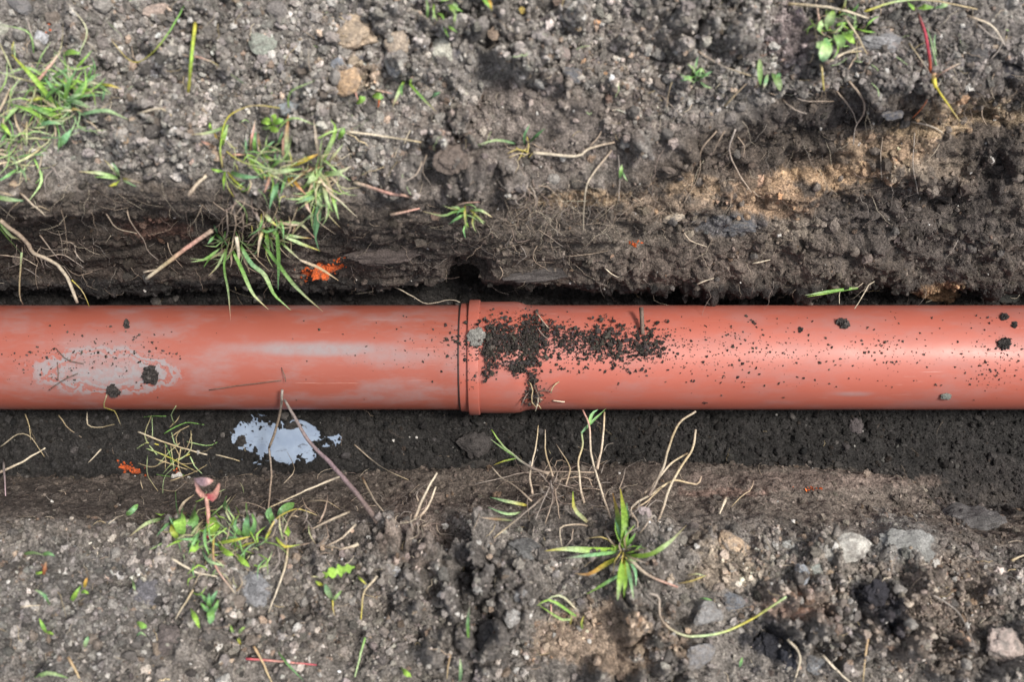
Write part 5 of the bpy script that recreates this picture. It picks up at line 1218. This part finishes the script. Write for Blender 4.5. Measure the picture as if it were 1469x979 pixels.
S_ = [
 ('large tan stone on the far bank near the top edge', 510, 52, 84, 60, (.46, .36, .26)), ('brown stone right of the large tan stone', 565, 64, 40, 54, (.34, .28, .22)), ('pale grey green stone right of the brown one', 633, 76, 44, 56, (.40, .39, .33)),
 ('orange tan gravel lump below the large tan stone', 506, 116, 50, 42, (.42, .29, .18)), ('bluish stone chip under the large tan stone', 486, 92, 22, 20, (.20, .215, .24)), ('dark chip under the large tan stone', 520, 84, 22, 12, (.09, .09, .10)),
 ('grey stone below the brown stone', 566, 98, 28, 24, (.23, .225, .22)), ('flat purplish slab near the top edge right of the middle', 783, 32, 44, 18, (.22, .185, .18)), ('reddish grey stone below the purplish slab', 808, 78, 28, 22, (.24, .19, .17)),
 ('dark slate stone beside the gravel at upper middle', 822, 108, 34, 26, (.10, .10, .105)), ('small orange pebble highest of three at upper middle', 856, 33, 14, 12, (.44, .25, .14)), ('small orange pebble in the middle of three at upper middle', 835, 88, 14, 12, (.40, .25, .15)), ('small orange pebble lowest of three at upper middle', 869, 107, 11, 10, (.46, .26, .13)),
 ('bright white pebble on the far bank at the left', 222, 109, 13, 10, (.62, .60, .57)), ('round brown pebble on the far bank left of the middle', 382, 121, 17, 15, (.26, .17, .12)), ('grey green stone near the top edge left', 374, 64, 42, 36, (.22, .235, .20)),
 ('bluish flat stone above the clover like leaves', 418, 154, 36, 24, (.24, .26, .27)), ('brown pebble right of the big left tuft', 152, 168, 16, 14, (.32, .24, .18)), ('tan pebble below the brown one right of the big left tuft', 179, 200, 9, 17, (.36, .25, .15)),
 ('cream flat stone in the right trench wall', 967, 313, 34, 17, (.40, .33, .25)), ('dark blue grey slate set in the sandy wall', 1050, 322, 92, 24, (.10, .102, .11)), ('dark slate block in the hollow at upper right', 1282, 165, 34, 14, (.085, .085, .095)),
 ('black stone at the right edge of the far bank', 1448, 101, 36, 20, (.035, .033, .038)), ('cream chip beside the paired pointed leaves', 1140, 102, 9, 17, (.52, .43, .31)),
 ('whitish angular stone on the near bank at right', 1211, 785, 72, 50, (.36, .345, .31)), ('tan sandstone lump on the near bank', 1050, 784, 58, 42, (.35, .26, .18)), ('little round grey pebble left of the whitish angular stone', 1112, 781, 13, 12, (.36, .35, .33)), ('second grey pebble just left of the whitish angular stone', 1131, 783, 19, 14, (.30, .30, .28)),
 ('upright bluish grey stone below the whitish angular one', 1151, 824, 20, 36, (.24, .25, .265)), ('green grey stone below the whitish angular one', 1173, 818, 26, 30, (.26, .275, .25)), ('small tan pebble below the whitish angular stone', 1222, 832, 15, 10, (.46, .36, .25)),
 ('rusty brown stone left of the coal black hole', 1144, 852, 28, 20, (.24, .135, .09)), ('flat rust coloured stone above the dark hole', 1150, 882, 44, 20, (.24, .15, .11)), ('large pinkish stone in the lower right corner', 1441, 930, 62, 66, (.33, .27, .24)),
 ('big grey stone low on the near bank right of the middle', 1012, 884, 52, 38, (.19, .185, .18)), ('big flat grey stone near the bottom edge right of the middle', 1002, 940, 56, 40, (.17, .165, .165)), ('grey cobble at the bottom edge right', 1170, 955, 34, 32, (.23, .235, .24)),
 ('bluish grey stone left of the grey cobble', 1050, 862, 34, 30, (.14, .145, .155)), ('pale stone chip on the near bank left of the earth crack', 566, 820, 24, 20, (.34, .34, .34)), ('small pale pebble by the earth crack', 731, 788, 11, 11, (.36, .345, .33)),
 ('pale pebbles lump right of the earth crack near the bottom', 735, 886, 26, 28, (.27, .26, .245)), ('smooth grey stone right of the earth crack', 746, 855, 26, 20, (.20, .20, .20)), ('white grey rubble stone at upper left under the broken stick', 60, 54, 24, 26, (.36, .36, .37)),
 ('rounded stone in the left corner of the far bank', 30, 8, 40, 24, (.13, .125, .125)), ('tan stone at the top edge left of the grey green stone', 225, 18, 40, 24, (.28, .22, .185)), ('grey stone at the top edge beside the tan one', 400, 14, 34, 28, (.17, .155, .145)),
 ('reddish brown stone chip at the near bank left', 64, 818, 8, 20, (.30, .12, .08)), ('yellow chip at the top edge middle right', 749, 13, 12, 14, (.48, .36, .10))]
for lab, px, py, w, h, col in S_:
    lump_at('stone', 'stone', lab, px, py, w, h, col, thick=.62, ang=rng.uniform(-25, 25), facet=.75, rough=.26, pit=.12, dirt=.4 if py < 130 and px < 700 else .85, sink=.28 if py < 130 and px < 700 else .44, mott_=.2)
C_ = [
 ('large brown earth lump above the trench middle', 645, 228, 48, 40, (.125, .10, .085)), ('broad grey clod on the near bank edge at right', 1300, 782, 74, 48, (.19, .188, .178)), ('dark grey earth block at the right corner of the near bank', 1384, 752, 90, 62, (.085, .08, .078)),
 ('coal black lump left of two at lower right', 1104, 932, 44, 44, (.020, .020, .024)), ('coal black lump beside the pale forked straw', 1131, 946, 26, 40, (.028, .029, .036)), ('coal black crumbly lump on the near bank at right', 1256, 852, 46, 40, (.022, .021, .025)), ('small coal black lump beside the larger one', 1280, 884, 24, 28, (.022, .022, .026)),
 ('dark clod in the crack of the near bank', 668, 800, 40, 34, (.07, .065, .062)), ('dark clod lower in the crack of the near bank', 700, 915, 44, 40, (.062, .058, .057)), ('grey smooth earth lump beside the dead grass clump', 752, 790, 50, 44, (.10, .098, .095)),
 ('large soil clod on the floor under the pipe socket', 684, 640, 44, 36, (.045, .04, .038)), ('flat clod at the foot of the near wall under the socket', 686, 672, 66, 26, (.045, .04, .036)), ('pinkish grey clod on the trench floor at right', 1228, 612, 24, 22, (.07, .06, .06)),
 ('wet dark clod standing in the upper part of the puddle', 372, 622, 26, 18, (.03, .027, .025)), ('second wet clod in the puddle right of the thin branch', 420, 612, 30, 16, (.03, .027, .025)), ('small wet clod at the left rim of the puddle', 347, 632, 14, 16, (.03, .027, .025)),
 ('tan sandy lump squeezed above the right pipe', 1350, 421, 58, 24, (.25, .15, .085)), ('dark clod beside the tan sandy lump', 1442, 424, 40, 20, (.05, .05, .046)), ('hanging earth flap over the cave behind the socket', 560, 362, 110, 30, (.065, .052, .047)),
 ('earth ledge on the wall above the right pipe', 790, 392, 120, 22, (.06, .053, .05)), ('grey earth slab between the weed patch and the fern leaf', 362, 845, 60, 50, (.16, .16, .165)), ('smooth mud lump below the two tiered seedling', 240, 920, 60, 40, (.125, .105, .097)),
 ('purplish mud block left of the seedling on the near bank', 210, 850, 40, 40, (.11, .105, .112)), ('smooth grey earth block at the right of the far bank', 1262, 60, 50, 26, (.20, .195, .195)), ('dark clod under the far bank crumbs at right', 1400, 78, 34, 30, (.085, .08, .078))]
for lab, px, py, w, h, col in C_:
    lump_at('soil_clod', 'soil clod', lab, px, py, w, h, col, thick=.5, ang=rng.uniform(-12, 12), facet=.25, rough=.42, sink=.42, mott_=.3, pit=.16)
for lab, px, py, w, h, a in (('black soil clod above the mud stain on the left pipe', 182, 465, 9, 15, -10), ('black soil clod at the bottom of the mud stain', 163, 560, 20, 16, 20), ('black soil clod at the right of the mud stain', 216, 537, 21, 25, -20),
    ('ragged black clod on the right pipe above the highlight', 1209, 465, 20, 14, 20), ('small black clod left of the ragged one on the right pipe', 1148, 474, 7, 9, 0), ('larger of the black clods on the right pipe end', 1440, 493, 18, 15, 0),
    ('upper black clod near the right edge on the pipe', 1441, 456, 13, 11, 30), ('small black clod beside the upper one near the right edge', 1455, 467, 9, 9, 0), ('triangular grey green stone chip low on the right pipe', 1357, 568, 18, 10, 0), ('small flake low on the right pipe near the dry stalks', 1011, 578, 9, 3.5, 0),
    ('small flake on the right pipe edge below the black soil', 994, 547, 8, 4, 0), ('small brown flake on the top of the right pipe', 1081, 463, 12, 5, 40), ('dark clod dangling from the spilled soil at the socket end', 744, 531, 20, 11, 0), ('black flake under the spilled soil on the right pipe', 806, 529, 10, 5, 0)):
    if 'grey green' in lab:
        lump_at('soil_clod', 'soil clod', lab, px, py, w, h, (.12, .125, .11), thick=.6, ang=a, facet=.5, rough=.34, sink=.2, sub=3, pit=.1)
        continue
    nq = int(14 + w * h / 9)
    th = np.linspace(0, 9 * math.pi, nq); rr_ = np.sqrt(rng.random(nq)) * .85
    ex, ey = rr_ * np.cos(th) * w * .5, rr_ * np.sin(th) * h * .5
    ca, sa = math.cos(math.radians(a)), math.sin(math.radians(a))
    cs = []; ss = []
    for x_, y_, r_ in zip(ex, ey, rr_):
        p_, q_ = px + x_ * ca - y_ * sa, py + x_ * sa + y_ * ca
        z, nn = hit(p_, q_)
        s_ = min(w, h) * .5 * rng.uniform(.22, .5) / FPX * 1.53
        cs.append(at(p_, q_, z) + np.array(nn) * (s_ * .4 + (1 - r_) * min(w, h) * .18 / FPX * 1.53)); ss.append(s_)
    V, F, Cc = crumbs(np.array(cs), np.array(ss), np.array([.032, .028, .026])[None] * np.exp(rng.normal(0, .3, (nq, 1))), ICO1, .5, 310)
    named(mesh_np('soil_clod', V, F, M_CRUMB, Cc, False, origin=np.mean(cs, 0)), lab, 'soil clod')
lump_at('mud_pat', 'mud', 'round grey mud pat stuck on the socket ring', 683, 485, 26, 28, (.17, .165, .15), thick=.4, facet=.4, rough=.34, sink=.3, pit=.2, mott_=.25)

# bright orange flakes: clusters of thin crumbs of rusty soil, one thing each
def flakes(label, spots, n, sx, sy, shard=None):
    """rusty orange flakes: a jagged thin shard with crumbs broken off it"""
    pts = np.concatenate([blob(n, a, b, sx, sy) for a, b in spots])
    cs, ss = [], []
    for a, b in pts:
        z, nn = hit(a, b)
        s = rng.uniform(.0006, .0024)
        cs.append(at(a, b, z) + np.array(nn) * s * .3); ss.append(s)
    cs = np.array(cs); ss = np.array(ss)
    base = np.array([.44, .085, .022])
    col = base[None] * np.exp(rng.normal(0, .35, (len(cs), 1)))
    parts = [crumbs(cs, ss, np.clip(col, .01, .7), ICO1, .45, 300)]
    for px, py, w, h, ang in (shard or []):
        z, nn = hit(px, py)
        mpp = (CAM_H - z) / FPX
        q, f = rock_geo(4, int(px + w) % 97 + 3, .75, .5)
        q = q * (1 + .35 * fbm(q * 3.3 + px, 3, 8)[:, None])
        V = (q * np.array([w * .5 * mpp, h * .5 * mpp, .0035])) @ rot_z(math.radians(-ang)).T
        V = V @ np.array(Vector((0, 0, 1)).rotation_difference(nn).to_matrix()).T + at(px, py, z) + np.array(nn) * .0012
        sp = sm(.05, .4, fbm(q * 3 + px, 3, 12))[:, None]
        parts.append((V, f, np.clip(base * np.exp(.5 * fbm(q * 2.2, 3, 4))[:, None] * (1 - .85 * sp) + sp * np.array([.09, .06, .045]) * .8, .01, .7)))
    V, F, Cc = join(parts)
    o = mesh_np('orange_flake', V, F, M_CRUMB, Cc, False, origin=cs.mean(0))
    named(o, label, 'orange flake')
flakes('bright orange flaky patch on the dark wall above the left pipe', [(436, 392), (452, 386), (480, 382), (486, 376)], 12, 7, 4, [(444, 389, 30, 15, -12), (462, 383, 30, 22, -30), (480, 381, 22, 18, 10)])
flakes('orange flecks on the trench floor at the lower left', [(176, 670), (188, 674), (200, 676), (184, 668)], 7, 7, 3, [(182, 671, 18, 7, 10), (196, 676, 16, 7, 15)])
flakes('tiny orange fleck on the wall above the spilled soil', [(912, 350)], 12, 5, 2)
flakes('small orange red speck right of the floor flecks', [(253, 678)], 9, 4, 3)
flakes('orange speck at the near trench lip at right', [(1166, 702)], 12, 9, 2.5)
flakes('orange speck at the top left edge of the far bank', [(72, 42)], 8, 3, 5)

# countable clods of the banks
VAR = [rock_geo(3, 50 + k, .30, .4) for k in range(10)]
TONES = {'pale': (.205, .19, .172), 'brown': (.150, .126, .107), 'dark': (.095, .086, .079), 'tan': (.25, .175, .118)}
meshes = {}
def clod_mesh(t, k):
    if (t, k) not in meshes:
        q, f = VAR[k]
        o = mesh_np('soil_clod', q * np.array([1, .85, .7]), f, M_CRUMB, np.clip(np.array(TONES[t])[None] * np.exp(.4 * fbm(q * 2 + k, 3, k))[:, None], .01, .6), False)
        meshes[(t, k)] = o.data
        C.objects.unlink(o); bpy.data.objects.remove(o)
    return meshes[(t, k)]
LAND = [('the tan stone', 510, 52), ('the upright yellow straw', 275, 85), ('the big left grass tuft', 85, 150), ('the green arching stem', 230, 62), ('the grey green stone', 374, 64), ('the bluish flat stone', 418, 154),
        ('the orange tipped blade', 413, 195), ('the arching yellow stem', 322, 200), ('the flat pale tuft', 172, 255), ('the white pebble', 222, 109), ('the pale green stone', 633, 76), ('the purplish slab', 783, 32),
        ('the dark slate stone', 822, 108), ('the brown earth lump', 645, 228), ('the pale bent root', 824, 220), ('the two round leaves', 530, 142), ('the curled grass tuft', 997, 112), ('the paired leaves', 1104, 112), ('the top right weed', 1195, 50),
        ('the red stemmed weed', 1336, 80), ('the forked dry stem', 1420, 45), ('the straggling bank tuft', 462, 248), ('the top edge grass', 630, 8), ('the pinkish stick', 555, 274), ('the wispy yellow grass', 750, 212), ('the matted left grass', 20, 215),
        ('the pink leaf weed', 290, 750), ('the two tiered seedling', 300, 875), ('the fern leaf', 485, 820), ('the bent straw', 405, 830), ('the earth crack', 680, 830), ('the fresh grass plant', 893, 790), ('the curved yellow straw', 1030, 905),
        ('the whitish angular stone', 1211, 785), ('the coal black lump', 1258, 855), ('the black bottom lump', 1110, 932), ('the pinkish corner stone', 1441, 930), ('the grey block at right', 1384, 752), ('the red stem', 404, 950), ('the tan corner stalk', 108, 962),
        ('the yellow tipped blade', 110, 850), ('the far left leaves', 52, 797), ('the pale root clump', 600, 742), ('the pale flattened sprig', 820, 880), ('the tan sandstone lump', 1050, 784), ('the large grey stone', 1010, 890), ('the flat grey stone', 1002, 940), ('the grey curved stem', 1375, 885),
        ('the puddle', 402, 640), ('the forked twig', 470, 660), ('the matted floor grass', 250, 645), ('the left floor straw', 34, 662), ('the orange floor flecks', 188, 674), ('the socket', 710, 640), ('the tall pale stems', 850, 650), ('the curved dry stalks', 970, 650), ('the right floor end', 1400, 640), ('the pinkish floor clod', 1228, 612), ('the mid right floor', 1120, 640), ('the sandy layer', 1240, 230), ('the blue grey slate', 1050, 322), ('the cream flat stone', 967, 313), ('the tan lump by the pipe', 1350, 421), ('the tall hanging root', 1060, 230)]
used_clods = {}
def clods(n, dens, where, tones, grp):
    pr = dens / dens.sum()
    ii = rng.choice(len(pr), n, p=pr, replace=False)
    for i in ii:
        t = tones[rng.integers(len(tones))]
        s = .0042 * (3.0 ** (rng.random() ** 1.8))
        o = bpy.data.objects.new('soil_clod', clod_mesh(t, int(rng.integers(10))))
        o.location = [float(x) for x in Pf[i] + NR[idx[i]] * s * .22]
        o.rotation_euler = [float(x) for x in rng.uniform(0, 6.28, 3)]
        o.scale = (s, s, s)
        link(o)
        x, y = PX[i], PY[i]
        near = sorted(LAND, key=lambda l: (l[1] - x) ** 2 + (l[2] - y) ** 2)
        size = 'tiny' if s < .0048 else 'small' if s < .0062 else 'middling' if s < .0085 else 'large'
        lab = None
        for nm, lx, ly in near[:4]:
            dx, dy = x - lx, y - ly
            far = 'just ' if math.hypot(dx, dy) < 45 else ''
            rel = ('right of' if dx > 0 else 'left of') if abs(dx) > abs(dy) * 2 else ('below' if dy > 0 else 'above') if abs(dy) > abs(dx) * 2 else ('below and ' if dy > 0 else 'above and ') + ('right of' if dx > 0 else 'left of')
            cand = f'{size} {t} clod {where}, {far}{rel} {nm}'
            if cand not in used_clods and len(cand.split()) <= 16:
                lab = cand
                break
        lab = lab or cand
        used_clods[lab] = 1
        tag(o, lab, 'soil clod', f'{t} clods {where}')
inpic = (PX > 6) & (PX < 1463) & (PY > 6) & (PY < 973)
clods(130, dens_bank * inpic * (Pf[:, 1] > 0) * (1 - sm(900, 1300, PX) * .4), 'on the far bank', ['pale', 'brown', 'pale', 'dark'], None)
clods(110, dens_bank * inpic * (Pf[:, 1] < 0), 'on the near bank', ['pale', 'brown', 'dark'], None)
wr_ = iswall * inpic * (Pf[:, 1] > 0) * sm(860, 1050, PX)
clods(22, wr_ * ells([(1110, 280, 110, 50, 1), (1240, 230, 130, 40, 1), (1390, 180, 90, 40, 1)], PX, PY, .2) + 1e-9, 'in the sandy trench wall', ['tan', 'tan', 'brown'], None)
clods(34, wr_ + 1e-9, 'in the far trench wall', ['dark', 'brown'], None)
clods(40, dens_floor * inpic, 'on the trench floor', ['dark'], None)

# ---------------------------------------------------------------- litter and hair roots nobody could count
def fibres(name, label, n, dens, l0, l1, w0, w1, pal, clear, down=0.0):
    pr = dens / dens.sum()
    ii = rng.choice(len(pr), n, p=pr)
    parts = []
    for i in ii:
        L = rng.uniform(l0, l1); m = 6
        a = rng.uniform(0, 2 * math.pi)
        if down and rng.random() < down: a = math.pi / 2 + rng.normal(0, .45)
        nn = NR[idx[i]]
        t1 = np.cross(nn, [0, 1, 0.05]); t1 /= np.linalg.norm(t1); t2 = np.cross(nn, t1)
        if t2[2] > 0: t2 = -t2
        dr = t1 * math.cos(a) + t2 * math.sin(a); sd = np.cross(nn, dr)
        s = np.linspace(0, 1, m)
        cv = rng.normal(0, .28)
        p = Pf[i] + np.outer(s * L, dr) + np.outer(L * (cv * s * s + .05 * rng.normal(size=m)), sd) + np.outer(clear * (.4 + np.sin(s * 3.1) * rng.uniform(0.3, 2.0)), nn)
        parts.append(tube_geo(p, np.linspace(1, .5, m) * rng.uniform(w0, w1) * .5, grad(pal[rng.integers(len(pal))], m, .25), 3))
    V, F, Cc = join(parts)
    tag(mesh_np(name, V, F, M_DRY, Cc, True), label, None, None, 'stuff')
fibres('plant_litter', 'scattered dry bits of straw and root on the far bank', 560, dens_bank * (Pf[:, 1] > 0) + .25 * isbank * vis * (Pf[:, 1] > 0), .008, .034, .0006, .0016, ['s', 'w', 'r', 'a', 'p', 'rw', 'k'], .0022)
fibres('plant_litter', 'scattered dry bits of straw and root on the near bank', 380, (dens_bank + .25 * isbank * vis) * (Pf[:, 1] < 0), .008, .032, .0006, .0016, ['s', 'w', 'r', 'a', 'rw', 'k'], .0022)
upw = iswall * vis * (Pf[:, 1] > 0)
lip = np.exp(-((Uf - 5.3) / 1.0) ** 2) * vis
fibres('hair_roots', 'fine hairlike roots hanging down the far trench wall', 950, (upw * .5 + lip) * (.25 + sm(-.1, .5, fbm(Pf * 9, 2, 131))) * (.3 + ells([(760, 310, 160, 60, 1.5), (330, 310, 90, 50, 1.2), (1030, 240, 80, 70, .8), (80, 360, 90, 50, .8)], PX, PY, .2)), .012, .055, .0003, .0008, ['r', 'a', 'k', 'rw', 'w'], .0028, .6)
fibres('hair_roots', 'fine roots and fibres along the near trench wall', 330, (iswall * vis * (Pf[:, 1] < 0) + np.exp(-((Uf - 15.7) / .6) ** 2) * vis) * (.3 + ells([(560, 740, 120, 40, 1.2), (820, 710, 130, 45, 1.5), (330, 740, 130, 40, .8), (1130, 720, 60, 30, .5)], PX, PY, .2)), .010, .038, .0004, .0010, ['r', 'a', 'k', 'n', 'rw'], .0025, .2)
fibres('hair_roots', 'thin pale fibres lying on the moist trench floor', 120, isfloor * vis * ~hidden_floor, .008, .030, .0003, .0007, ['r', 's', 'a', 'k'], .002)
def pipe_litter():
    parts = []
    L = [[(758, 545), (764, 560), (762, 575), (768, 584)], [(764, 548), (770, 562), (776, 578)], [(760, 560), (752, 572), (748, 582)], [(768, 566), (772, 574), (768, 590)], [(748, 574), (764, 570), (778, 574)], [(764, 575), (772, 582), (776, 587)],
         [(766, 568), (780, 560), (792, 564)], [(770, 470), (780, 482), (786, 486)], [(792, 575), (800, 576), (810, 577)], [(770, 449), (778, 460), (788, 472)], [(802, 548), (794, 554), (790, 564)], [(80, 500), (96, 516), (120, 522)], [(70, 560), (90, 546), (112, 536)], [(82, 520), (84, 534), (83, 546)], [(300, 560), (340, 554), (404, 546)], [(404, 528), (408, 540), (410, 548)]]
    for k, pts in enumerate(L):
        p, mp = path3(pts, 1.8, None, 0.003, .8)
        parts.append(tube_geo(p, np.full(len(p), .9) * mp * (1 if k < 11 else .7), grad('snkwr'[k % 5] if k < 11 else 'n', len(p)), 4))
    V, F, Cc = join(parts)
    tag(mesh_np('plant_litter', V, F, M_DRY, Cc, True), 'wisps of root and straw stuck to the pipes', None, None, 'stuff')
pipe_litter()
